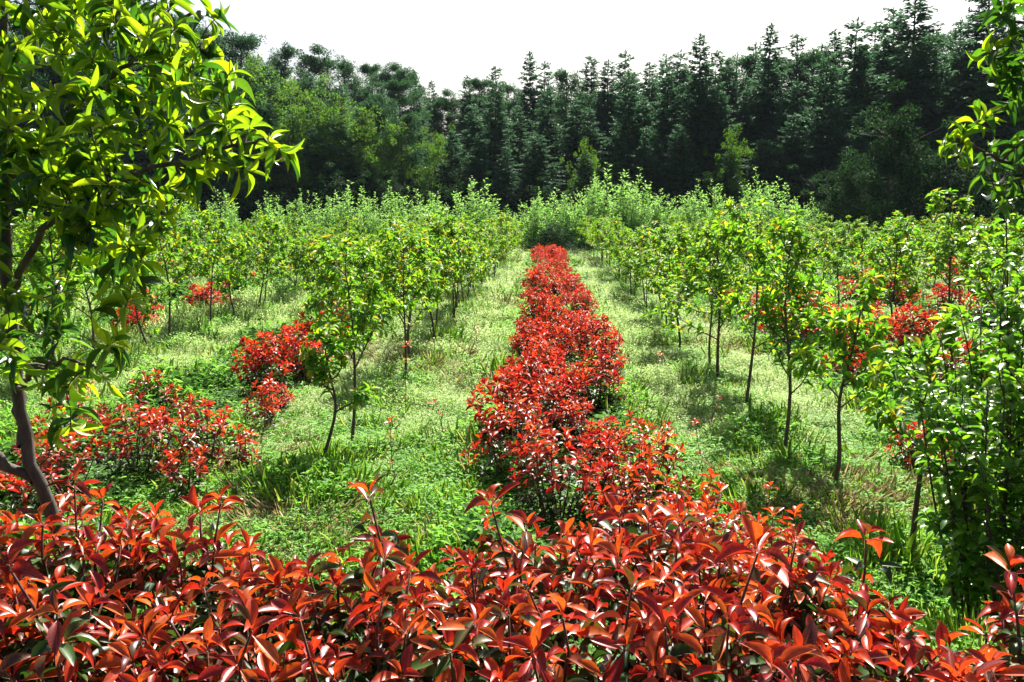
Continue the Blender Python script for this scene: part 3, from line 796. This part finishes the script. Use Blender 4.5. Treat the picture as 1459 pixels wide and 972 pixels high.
# ------------------------------------------------------------------ red shrubs of the strips
def red_shrub_frames(rng, H, rad, shoots, leaf=0.105):
    top = Leaves(); low = Leaves(); tb = MB()
    for s in range(shoots):
        a = GOLD * s + rng.normal(0, 0.3); u = math.sqrt((s + 0.5) / shoots) * rng.uniform(0.85, 1.1)
        r = rad * u
        z = H * (1 - 0.45 * u * u) * rng.uniform(0.7, 1.12)
        p = np.array([r * math.cos(a), r * math.sin(a), z])
        ax = unit((math.cos(a) * u * 0.8, math.sin(a) * u * 0.8, 1.0) + rng.normal(0, 0.12, 3))
        if s % 2 == 0:
            tube(tb, wander((p[0] * 0.2, p[1] * 0.2, -0.03), p - ax * 0.02, 5, 0.02, rng), np.linspace(0.009, 0.003, 5), 4)
        whorl(top, p, ax, int(rng.integers(6, 9)), leaf, 0.36, 0.15, 1.2, rng)
        whorl(top, p - ax * 0.07, ax, 4, leaf * 1.05, 0.38, -0.1, 0.4, rng)
        for k in range(9):
            q = p * np.array([rng.uniform(0.5, 1.0)] * 2 + [rng.uniform(0.25, 0.8)])
            b = rng.uniform(0, 6.28)
            low.add(q, (math.cos(b), math.sin(b), rng.uniform(-0.3, 0.4)), rng.normal(0, 0.3, 3) + (0, 0, 1), leaf * rng.uniform(0.7, 1.1), leaf * 0.38)
    return tb, top, low

RED_LEAF = template_meshes('red_leaf', T_RED, M_RED)
RED_LEAF_M = template_meshes('red_leaf', [leaf_template(6, w_obovate, 0.3, 0.3 + 0.45 * k, 0.1) for k in range(3)], M_RED)
P_RED = []
for k, (H, rd, sh) in enumerate([(0.82, 0.38, 30), (0.72, 0.40, 30), (0.88, 0.36, 30), (0.62, 0.34, 24), (0.74, 0.32, 20)]):
    tb, top, low = red_shrub_frames(np.random.default_rng(80 + k), H, rd, sh)
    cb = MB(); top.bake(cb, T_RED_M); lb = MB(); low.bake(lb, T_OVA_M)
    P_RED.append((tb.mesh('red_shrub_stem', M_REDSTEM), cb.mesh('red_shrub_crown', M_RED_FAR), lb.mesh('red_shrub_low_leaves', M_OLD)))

def near_red_shrub(x, y, H, rad, shoots, seed, label, nparts=120, leaf=0.09, group=None):
    rng = np.random.default_rng(seed)
    tb, top, low = red_shrub_frames(rng, H, rad, shoots, leaf)
    r = thing('red_shrub', label, 'shrub', (x, y, hz1(x, y)), 0, 1.0, group)
    obj('stem', tb.mesh('red_shrub_stem', M_REDSTEM), r)
    P = np.array(top.P); order = np.argsort(-(P[:, 2] - 0.35 * P[:, 1]))
    top.objects(RED_LEAF_M, r, order[:nparts])
    if len(order) > nparts:
        cb = MB(); top.bake(cb, T_RED_M, order[nparts:])
        c = obj('crown', cb.mesh('red_shrub_crown', M_RED_FAR), r); c['kind'] = 'stuff'
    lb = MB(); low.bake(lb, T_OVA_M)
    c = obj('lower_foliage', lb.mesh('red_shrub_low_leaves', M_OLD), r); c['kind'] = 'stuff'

def far_red_shrub(x, y, s, rz, label, group, rng):
    p = P_RED[int(rng.integers(0, 5))]
    r = thing('red_shrub', label, 'shrub', (x, y, hz1(x, y)), rz, (s, s, s * rng.uniform(0.9, 1.1)), group)
    obj('crown', p[1], r)
    if y < 22:
        obj('stem', p[0], r); obj('lower_foliage', p[2], r)

def build_red_strips():
    rng = np.random.default_rng(33)
    g = 'nearest shrubs of the central red strip'
    near = [(0.72, 3.75, 0.75, 0.40, 24), (1.18, 4.05, 0.80, 0.34, 22), (0.30, 4.5, 0.62, 0.36, 20), (0.95, 4.75, 0.78, 0.40, 26), (0.62, 5.5, 0.82, 0.42, 28),
            (0.10, 6.3, 0.88, 0.42, 28), (0.72, 6.5, 0.85, 0.42, 28), (-0.28, 7.0, 0.86, 0.40, 26)]
    for i, (x, y, H, rd, sh) in enumerate(near):
        near_red_shrub(x, y, H, rd, sh, 300 + i, ORD[i] + ' glossy red shrub along the central strip counting away from the front hedge', 110, 0.095, g)
    near_red_shrub(-0.30, 4.7, 0.62, 0.24, 9, 320, 'small red-topped shrub standing alone beside the dark start of the central strip', 70, 0.09)
    near_red_shrub(-0.42, 3.9, 0.62, 0.22, 8, 321, 'low red shrub sprouting just behind the hedge by dark green weeds', 60, 0.09)
    for s, x0 in ((-1, -0.26), (1, 0.50)):
        y = 7.6 if s > 0 else 7.9
        while y < 41:
            if not (s < 0 and 17.5 < y < 19.5) and rng.uniform() > 0.27:
                far_red_shrub(x0 + rng.normal(0, 0.19), y, rng.uniform(0.62, 1.12), rng.uniform(0, 6.28), 'red-leaved shrub in the long central red strip',
                              'shrubs of the central red strip', rng)
            y += rng.uniform(0.62, 0.85)
    y = 41
    for x, y in [(-0.6, 40), (0.0, 40.4), (0.5, 39.8), (-0.1, 38.5), (0.15, 37), (0.1, 34), (0.1, 31.5), (0.2, 41.2), (0.12, 21.5), (0.1, 13.4), (0.15, 15.2)]:
        far_red_shrub(x, y, 1.0, rng.uniform(0, 6), 'red-leaved shrub in the long central red strip', 'shrubs of the central red strip', rng)
    for k in range(16):
        far_red_shrub(RED_X + rng.normal(0, 0.12), rng.uniform(8.5, 34), rng.uniform(0.5, 0.8), rng.uniform(0, 6), 'red-leaved shrub in the long central red strip', 'shrubs of the central red strip', rng)
    # strip on the bent-trunk tree side
    ll = 'red shrub in the broken strip on the bent-trunk tree side'; gl = 'shrubs of the broken red strip beyond the short sapling'
    for i, (x, y, H, rd, sh) in enumerate([(-3.55, 6.9, 0.80, 0.42, 22), (-3.2, 7.4, 0.72, 0.36, 18), (-4.0, 6.4, 0.75, 0.40, 18)]):
        near_red_shrub(x, y, H, rd, sh, 340 + i, 'loose open red shrub among dry weeds behind the bent-trunk tree', 80, 0.095, 'open red shrubs behind the bent-trunk tree')
    for i, (x, y, H, rd, sh) in enumerate([(-3.0, 6.6, 0.55, 0.26, 8), (-3.75, 7.7, 0.7, 0.30, 10), (-4.4, 7.1, 0.7, 0.34, 12), (-4.1, 5.7, 0.72, 0.34, 12), (-3.35, 5.6, 0.5, 0.24, 8), (-2.75, 7.2, 0.42, 0.20, 6), (-4.9, 8.3, 0.7, 0.32, 11), (-3.0, 8.6, 0.55, 0.26, 8), (-4.6, 9.4, 0.65, 0.32, 10)]):
        near_red_shrub(x, y, H, rd, sh, 360 + i, 'small straggling red shrub among the weeds behind the bent-trunk tree', 45, 0.095, 'straggling red shrubs behind the bent-trunk tree')
    for x, y, s in [(-3.60, 10.3, 1.05), (-3.3, 11.1, 1.0), (-3.75, 11.6, 1.05), (-3.2, 9.5, 0.6), (-3.9, 13.2, 1.1), (-3.7, 14.0, 1.15), (-4.2, 16.4, 1.0), (-4.1, 18.5, 1.0), (-3.7, 20.5, 0.9), (-4.3, 24, 1.0)]:
        far_red_shrub(x, y, s, rng.uniform(0, 6), ll, gl, rng)
    for x, y, s in [(-7.3, 17.6, 1.1), (-7.7, 18.1, 1.0), (-6.9, 17.9, 1.0), (-7.2, 14.6, 1.0), (-7.6, 14.9, 1.0), (-8.2, 21, 1.0), (-8.4, 24, 1.1), (-8.0, 26, 1.0), (-12.4, 27, 1.1), (-8.0, 16.2, 1.0)]:
        far_red_shrub(x, y, s, rng.uniform(0, 6), 'red shrub between the outer sapling rows on the bent-trunk side', 'red shrubs between outer rows, bent-trunk side', rng)
    for x, y, s in [(4.1, 13.7, 1.15), (4.5, 13.2, 1.1), (4.9, 12.5, 1.1), (5.2, 12.0, 1.0), (4.3, 14.8, 1.1), (4.7, 14.2, 1.0), (4.2, 16.5, 1.0), (4.6, 18, 1.0), (5.0, 16.0, 1.0), (4.4, 20.5, 1.0), (4.0, 11.4, 0.9), (3.4, 7.6, 0.7), (5.3, 10.9, 0.95), (4.5, 23, 1.0), (4.2, 26, 1.0)]:
        far_red_shrub(x, y, s * 1.18, rng.uniform(0, 6), 'red shrub in the strip behind the straw mound sapling', 'shrubs of the strip behind the straw mound', rng)
    for x, y, s in [(7.4, 20.2, 1.1), (7.8, 19.4, 1.1), (8.3, 20.4, 1.1), (8.7, 18.6, 1.1), (9.0, 17.6, 1.0), (8.6, 22.3, 1.0), (11.3, 24.8, 1.2), (11.8, 24.2, 1.1), (12.3, 25.4, 1.1), (12.7, 26.8, 1.1), (8.9, 25, 1.0)]:
        far_red_shrub(x, y, s * 1.25, rng.uniform(0, 6), 'red shrub between the outer sapling rows on the multi-stem bush side', 'red shrubs between outer rows, multi-stem side', rng)
    # thin red-leaved seedlings in the grass
    for x, y, H in [(-1.35, 7.2, 0.55), (-1.6, 9.2, 0.9), (-1.0, 8.2, 0.5), (1.6, 5.9, 0.4), (1.45, 7.6, 0.45), (1.5, 11.5, 0.4), (-1.2, 14, 0.4), (1.8, 9.0, 0.35)]:
        tb = MB(); lv = Leaves()
        pth = wander((0, 0, -0.02), (rng.normal(0, 0.05), rng.normal(0, 0.05), H), 6, 0.015, rng)
        tube(tb, pth, np.linspace(0.005, 0.002, 6), 4)
        for k in (2, 4):
            whorl(lv, pth[k], (0, 0, 1), 3, 0.06, 0.36, 0.1, 0.5, rng)
        whorl(lv, pth[-1], (0, 0, 1), 6, 0.075, 0.36, 0.2, 1.1, rng)
        r = thing('red_seedling', 'thin red-leaved seedling rising singly from the grass', 'seedling', (x, y, hz1(x, y)), 0, 1.0, 'red seedlings in the grass')
        obj('stem', tb.mesh('seedling_stem', M_REDSTEM), r); lv.objects(RED_LEAF_M, r)
build_red_strips()

# ------------------------------------------------------------------ front hedge of red shrubs on the bank
def hedge_top(x, y):
    z = 1.415 + 0.05 * math.exp(-((x - 0.35) / 0.3) ** 2) - 0.09 * (y - 2.0) - 0.27 * sstep(0.60, 1.40, x) - 0.04 * sstep(-0.9, -0.2, x) * (1 - sstep(0.0, 0.4, x))
    z += 0.04 * math.sin(4.0 * x + 1.2) + 0.03 * math.sin(9 * x + 5 * y)
    return float(z)

def hedge_shrub(x, y, rad, shoots, seed, label, tall=0):
    rng = np.random.default_rng(seed)
    zb = hz1(x, y)
    r = thing('hedge_shrub', label, 'shrub', (x, y, zb), 0, 1.0, 'red shrubs of the front hedge')
    top = Leaves(); low = Leaves(); tb = MB()
    for s in range(shoots):
        a = GOLD * s + rng.normal(0, 0.35); u = math.sqrt((s + 0.5) / shoots)
        px = rad * 1.15 * u * math.cos(a); py = rad * u * math.sin(a)
        z = hedge_top(x + px, y + py) - zb - 0.10 * u * u + rng.normal(0, 0.055) - 0.02
        if s < tall:
            z += rng.uniform(0.08, 0.2)
        p = np.array([px, py, z])
        ax = unit(np.array([math.cos(a) * u * 0.45, math.sin(a) * u * 0.45 - 0.1, 1.0]) + rng.normal(0, 0.16, 3))
        st = wander((px * 0.25, py * 0.25, -0.04), p - ax * 0.015, 7, 0.025, rng)
        tube(tb, st, np.linspace(0.009, 0.003, 7), 5)
        n = int(rng.integers(5, 8))
        whorl(top, p, ax, n, rng.uniform(0.082, 0.118), 0.30, 0.02, 1.1, rng, 0.22)
        q = st[-2]
        whorl(top, q + rng.normal(0, 0.01, 3), ax, 5, rng.uniform(0.082, 0.115), 0.31, -0.15, 0.45, rng, 0.25)
        for k in range(26):
            t = rng.uniform(0.25, 0.9); f = t * 6; i = int(f); c = st[i] + (st[i + 1] - st[i]) * (f - i)
            b = rng.uniform(0, 6.28); dd = np.array([math.cos(b), math.sin(b), rng.uniform(-0.4, 0.4)])
            low.add(c + dd * rng.uniform(0, 0.05), dd, rng.normal(0, 0.35, 3) + (0, 0, 1), rng.uniform(0.05, 0.10), rng.uniform(0.02, 0.036))
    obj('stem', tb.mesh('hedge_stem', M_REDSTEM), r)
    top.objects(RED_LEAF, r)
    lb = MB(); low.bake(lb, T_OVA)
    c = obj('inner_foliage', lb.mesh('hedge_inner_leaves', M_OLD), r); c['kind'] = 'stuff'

def build_hedge():
    lab = {(-1.98, 2.55): 'hedge shrub with red and orange leaves at the foot of the bent trunk',
           (1.02, 2.45): 'hedge shrub with dark maroon leaves where the hedge slopes down',
           (1.45, 2.4): 'low end shrub of the front hedge below the multi-stem bush',
           (0.38, 2.55): 'hedge shrub in front of the central red strip with raised shoots'}
    front = [(-1.62, 2.02), (-1.22, 2.0), (-0.80, 1.98), (-0.38, 2.0), (0.05, 1.98), (0.47, 2.0), (0.90, 2.0), (1.28, 2.02)]
    back = [(-1.98, 2.55), (-1.55, 2.50), (-1.08, 2.50), (-0.60, 2.48), (-0.10, 2.5), (0.38, 2.55), (0.70, 2.45), (1.02, 2.45), (1.45, 2.4)]
    for i, (x, y) in enumerate(front):
        hedge_shrub(x, y, 0.27, 19, 400 + i, ORD[i] + ' red hedge shrub from the bent-trunk tree on the roadward side of the front hedge')
    for i, (x, y) in enumerate(back):
        hedge_shrub(x, y, 0.29, 21, 420 + i, lab.get((x, y), ORD[i] + ' red hedge shrub from the bent-trunk tree on the orchard side of the front hedge'), tall=2 if x > -0.6 else 1)
build_hedge()

# ------------------------------------------------------------------ the two leafy trees at the sides
LANCE_LEAF = template_meshes('lance_leaf', T_LAN, M_LANCE)
LANCE_LEAF_OLD_SHADED = template_meshes('lance_leaf', T_LAN, M_LANCE_OLD_SHADED)

def crown_tree(name, label, base, trunk_paths, radii, tips, nparts, seed, young, leaf=0.118, view_key=None):
    """trunk polylines in world space, twigs grown to each crown tip from the nearest wood, leaves at and below the tips"""
    rng = np.random.default_rng(seed)
    base = np.array(base)
    r = thing(name, label, 'tree', tuple(base))
    nodes = []; nrad = []
    for path, (r0, r1) in zip(trunk_paths, radii):
        path = np.array(path, float)
        t = np.linspace(0, 1, len(path)); tt = np.linspace(0, 1, 26)
        sm = np.stack([np.interp(tt, t, path[:, k]) for k in range(3)], -1)
        for _ in range(3):
            sm[1:-1] = (sm[:-2] + 2 * sm[1:-1] + sm[2:]) / 4
        sm[1:-1] += rng.normal(0, 0.006, sm[1:-1].shape)
        tb = MB(); rr = np.linspace(r0, r1, 26) * (1 + 0.06 * np.sin(np.arange(26) * 2.1)); tube(tb, sm - base, rr, 9)
        obj('trunk' if len(nodes) == 0 else 'limb', tb.mesh('tree_trunk', M_TRUNK), r)
        nodes += list(sm[6:]); nrad += list(rr[6:])
    lv = Leaves(); tb = MB(); young_lit = set()
    tips = np.array(tips)
    allw = np.array(nodes); wr = np.array(nrad)
    d0 = np.array([np.min(np.linalg.norm(allw - t, axis=1)) for t in tips])
    for i in np.argsort(d0):
        tp = tips[i]
        dist = np.linalg.norm(allw - tp, axis=1) + 0.55 * np.clip(allw[:, 2] - tp[2] + 0.05, 0, None)
        j = int(np.argmin(dist)); a = allw[j]
        L = np.linalg.norm(tp - a)
        n = max(4, int(L / 0.06) + 2)
        pth = wander(a, tp, n, 0.03 * L, rng, -0.08 * L)
        r0 = min(wr[j] * 0.75, 0.004 + 0.012 * L)
        rr = np.linspace(r0, 0.0022, n)
        tube(tb, pth - base, rr, 5)
        allw = np.concatenate([allw, pth[1:]]); wr = np.concatenate([wr, rr[1:]])
        ax = unit(unit(pth[-1] - pth[-2]) + np.array([0, 0, 0.25]))
        k0 = len(lv)
        whorl(lv, tp - base, ax, int(rng.integers(5, 9)), leaf, 0.205, -0.15, 1.0, rng, 0.3)
        if young(tp):  # outer and upper tips get the yellower colour that imitates sunlight
            young_lit.update(range(k0, len(lv)))
        for k in range(int(2 + L / 0.05)):
            f = rng.uniform(0.35, 0.97) * (n - 1); q = int(f); q = min(q, n - 2)
            p = pth[q] + (pth[q + 1] - pth[q]) * (f - q)
            tan = unit(pth[q + 1] - pth[q]); o = unit(np.cross(tan, rng.normal(0, 1, 3)))
            l = leaf * rng.uniform(0.7, 1.15)
            lv.add(p - base, unit(tan * rng.uniform(0.1, 0.8) + o + (0, 0, rng.uniform(-0.6, 0.2))), rng.normal(0, 0.35, 3) + (0, 0, 1), l, l * rng.uniform(0.19, 0.26))
    tw = obj('twig_growth', tb.mesh('tree_twigs', M_STEM), r); tw['kind'] = 'stuff'
    P = np.array(lv.P) + base
    key = view_key(P) if view_key else rng.uniform(0, 1, len(P))
    order = np.argsort(-key)
    near, rest = order[:nparts], order[nparts:]
    lv.objects(LANCE_LEAF, r, [i for i in near if i in young_lit])
    lv.objects(LANCE_LEAF_OLD_SHADED, r, [i for i in near if i not in young_lit])
    for nm, mat, pick in (('crown', M_LANCE_FAR, [i for i in rest if i not in young_lit]), ('young_lit_foliage', M_LANCE_YFAR, [i for i in rest if i in young_lit])):
        if pick:
            cb = MB(); lv.bake(cb, T_LAN, pick)
            c = obj(nm, cb.mesh('tree_' + nm, mat), r); c['kind'] = 'stuff'
    print(name, 'leaves', len(P))

def ell(rng, c, rad, n, shell=0.3):
    q = rng.normal(0, 1, (n, 3)); q /= np.linalg.norm(q, axis=1)[:, None]
    return np.array(c) + q * np.array(rad) * (rng.uniform(shell, 1, n) ** 0.6)[:, None]

def build_side_trees():
    rng = np.random.default_rng(91)
    base = (-1.70, 2.95, hz1(-1.70, 2.95) - 0.03)
    paths = [[base, (-1.74, 2.93, 0.95), (-1.82, 2.92, 1.26), (-1.91, 2.9, 1.50), (-1.92, 2.9, 1.85), (-1.93, 2.92, 2.2), (-1.90, 2.95, 2.7), (-1.86, 2.95, 3.3), (-1.84, 2.95, 3.7)],
             [(-1.88, 2.9, 1.42), (-2.0, 2.85, 1.53), (-2.2, 2.8, 1.75), (-2.35, 2.8, 2.2), (-2.45, 2.8, 2.9)],
             [(-1.91, 2.9, 1.55), (-1.96, 2.98, 1.8), (-2.02, 3.05, 2.2), (-2.1, 3.1, 2.8), (-2.1, 3.1, 3.4)],
             [(-1.92, 2.9, 2.1), (-1.7, 2.8, 2.35), (-1.4, 2.7, 2.5), (-1.05, 2.65, 2.58), (-0.86, 2.62, 2.62)],
             [(-1.90, 2.92, 2.5), (-1.65, 2.95, 2.75), (-1.4, 2.95, 2.95), (-1.2, 2.9, 3.05)],
             [(-1.92, 2.9, 1.75), (-1.75, 2.75, 1.86), (-1.58, 2.65, 1.92), (-1.45, 2.6, 1.9)]]
    radii = [(0.030, 0.011), (0.02, 0.008), (0.022, 0.008), (0.014, 0.004), (0.013, 0.005), (0.009, 0.004)]
    tips = np.concatenate([
        ell(rng, (-1.85, 2.9, 2.95), (0.72, 0.6, 0.80), 132),
        ell(rng, (-1.45, 2.75, 2.75), (0.44, 0.4, 0.46), 78),
        ell(rng, (-1.75, 2.8, 2.3), (0.48, 0.42, 0.38), 32),
        ell(rng, (-1.65, 2.7, 1.95), (0.30, 0.25, 0.24), 12),
        ell(rng, (-2.35, 2.9, 2.5), (0.45, 0.5, 0.7), 34),
        [(-0.86, 2.62, 2.62), (-0.82, 2.6, 2.58), (-0.93, 2.6, 2.52), (-1.0, 2.63, 2.66), (-1.05, 2.6, 2.55), (-0.95, 2.7, 2.66), (-1.1, 2.7, 2.75), (-1.02, 2.75, 2.84), (-1.15, 2.65, 2.95), (-1.1, 2.85, 3.02),
         (-1.25, 2.6, 2.42), (-1.3, 2.55, 2.30), (-1.33, 2.6, 2.12), (-1.38, 2.55, 1.98), (-1.42, 2.6, 1.86), (-1.52, 2.55, 1.72), (-1.6, 2.6, 1.68)]])
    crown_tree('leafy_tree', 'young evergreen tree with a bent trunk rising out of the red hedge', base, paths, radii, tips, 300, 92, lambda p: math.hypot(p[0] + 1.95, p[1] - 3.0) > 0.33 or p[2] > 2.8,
               view_key=lambda P: P[:, 0] * 0.8 - P[:, 1] * 1.2 + 0.15 * P[:, 2] + rng.uniform(0, 0.9, len(P)))
    base = (2.05, 3.1, hz1(2.05, 3.1) - 0.03)
    paths = [[base, (2.02, 3.08, 1.2), (2.06, 3.05, 2.0), (2.0, 3.05, 2.7), (2.0, 3.05, 3.5)],
             [(2.05, 3.05, 2.1), (1.8, 2.98, 2.4), (1.55, 2.93, 2.55), (1.36, 2.9, 2.62)],
             [(2.0, 3.05, 2.5), (1.8, 3.0, 2.85), (1.6, 2.95, 3.0), (1.45, 2.92, 3.02)],
             [(2.05, 3.05, 1.9), (1.85, 2.95, 2.2), (1.68, 2.9, 2.36)]]
    tips = np.concatenate([
        ell(rng, (2.0, 3.0, 3.0), (0.40, 0.45, 0.65), 90),
        ell(rng, (1.68, 2.95, 2.95), (0.22, 0.28, 0.32), 32),
        ell(rng, (1.65, 2.92, 2.6), (0.22, 0.24, 0.16), 22),
        [(1.36, 2.9, 2.65), (1.32, 2.9, 2.62), (1.34, 2.88, 2.57), (1.42, 2.9, 2.70), (1.45, 2.92, 2.55), (1.48, 2.9, 2.46), (1.53, 2.9, 2.42), (1.45, 2.9, 3.02), (1.42, 2.92, 2.9), (1.5, 2.9, 2.82), (1.62, 2.85, 2.36), (1.66, 2.85, 2.33)]])
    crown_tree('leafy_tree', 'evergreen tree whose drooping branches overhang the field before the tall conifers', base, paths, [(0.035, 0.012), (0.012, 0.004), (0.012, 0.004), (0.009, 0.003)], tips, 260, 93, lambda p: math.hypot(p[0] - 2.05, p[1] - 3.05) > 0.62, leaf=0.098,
               view_key=lambda P: -P[:, 0] * 1.2 - P[:, 1] * 0.8 + rng.uniform(0, 0.3, len(P)))
build_side_trees()

# ------------------------------------------------------------------ multi-stem bush
BUSH_LEAF = template_meshes('bush_leaf', T_OVA, M_BUSH)
def stem_bush(x, y, rad, H, stems, seed, label, nparts=300):
    rng = np.random.default_rng(seed)
    r = thing('stem_bush', label, 'bush', (x, y, hz1(x, y)))
    lv = Leaves()
    for s in range(stems):
        a = GOLD * s + rng.normal(0, 0.3); u = math.sqrt((s + 0.5) / stems)
        hh = H(x + rad * u * math.cos(a)) * rng.uniform(0.86, 1.05)
        tip = np.array([rad * u * math.cos(a), rad * u * math.sin(a), hh])
        pth = wander((tip[0] * 0.35, tip[1] * 0.35, -0.04), tip, 10, 0.03, rng)
        tb = MB(); tube(tb, pth, np.linspace(0.010, 0.003, 10), 5)
        twigs = [pth]
        for k in range(7):
            i = int(rng.integers(3, 9)); b = rng.uniform(0, 6.28)
            tw = wander(pth[i], pth[i] + np.array([math.cos(b), math.sin(b), 1.0]) * rng.uniform(0.12, 0.3), 4, 0.01, rng)
            tube(tb, tw, np.linspace(0.004, 0.002, 4), 4); twigs.append(tw)
        obj('stem', tb.mesh('bush_stem', M_STEM), r)
        for tw in twigs:
            n = len(tw); L = np.linalg.norm(tw[-1] - tw[0])
            for k in range(int(L / 0.023)):
                f = rng.uniform(0.22, 1.0) * (n - 1.001); i = int(f); p = tw[i] + (tw[i + 1] - tw[i]) * (f - i)
                b = rng.uniform(0, 6.28); d = np.array([math.cos(b), math.sin(b), rng.uniform(-0.35, 0.5)])
                l = rng.uniform(0.045, 0.08)
                lv.add(p + d * 0.012, d, rng.normal(0, 0.35, 3) + (0, 0, 1), l, l * rng.uniform(0.48, 0.62))
    P = np.array(lv.P); order = np.argsort(P[:, 1] + P[:, 0] + rng.uniform(0, 0.5, len(P)))
    lv.objects(BUSH_LEAF, r, order[:nparts])
    cb = MB(); lv.bake(cb, T_OVA, order[nparts:])
    c = obj('foliage', cb.mesh('bush_foliage', M_BUSH_FAR), r); c['kind'] = 'stuff'
stem_bush(2.38, 4.15, 0.62, lambda x: 1.62 + 0.55 * float(sstep(1.95, 2.5, x)), 34, 501, 'dense multi-stem bush with small glossy green leaves beside the hedge end')
stem_bush(3.05, 4.75, 0.6, lambda x: 2.5, 30, 502, 'taller multi-stem bush behind the dense one by the hedge end', 200)

# ------------------------------------------------------------------ thin morning haze
def build_haze():
    v = np.array([(x, y, z) for x in (-520, 520) for y in (-80, 920) for z in (-2.0, 34.0)], float)
    f = [(0, 1, 3), (0, 3, 2), (4, 6, 7), (4, 7, 5), (0, 4, 5), (0, 5, 1), (2, 3, 7), (2, 7, 6), (0, 2, 6), (0, 6, 4), (1, 5, 7), (1, 7, 3)]
    m, N, L = new_mat('haze_air')
    out = N.new('ShaderNodeOutputMaterial'); pv = N.new('ShaderNodeVolumePrincipled')
    pv.inputs['Color'].default_value = (0.72, 0.86, 1.0, 1)
    pv.inputs['Density'].default_value = 0.00012
    L.new(pv.outputs[0], out.inputs['Volume'])
    mb = MB(); mb.add(v, f)
    o = obj('haze', mb.mesh('haze', m, False)); o['kind'] = 'stuff'
    tag(o, 'thin pale haze in the air between the orchard and the forest', 'haze')
build_haze()

print('objects', len(bpy.data.objects), 'tris', sum(len(m.polygons) for m in bpy.data.meshes))
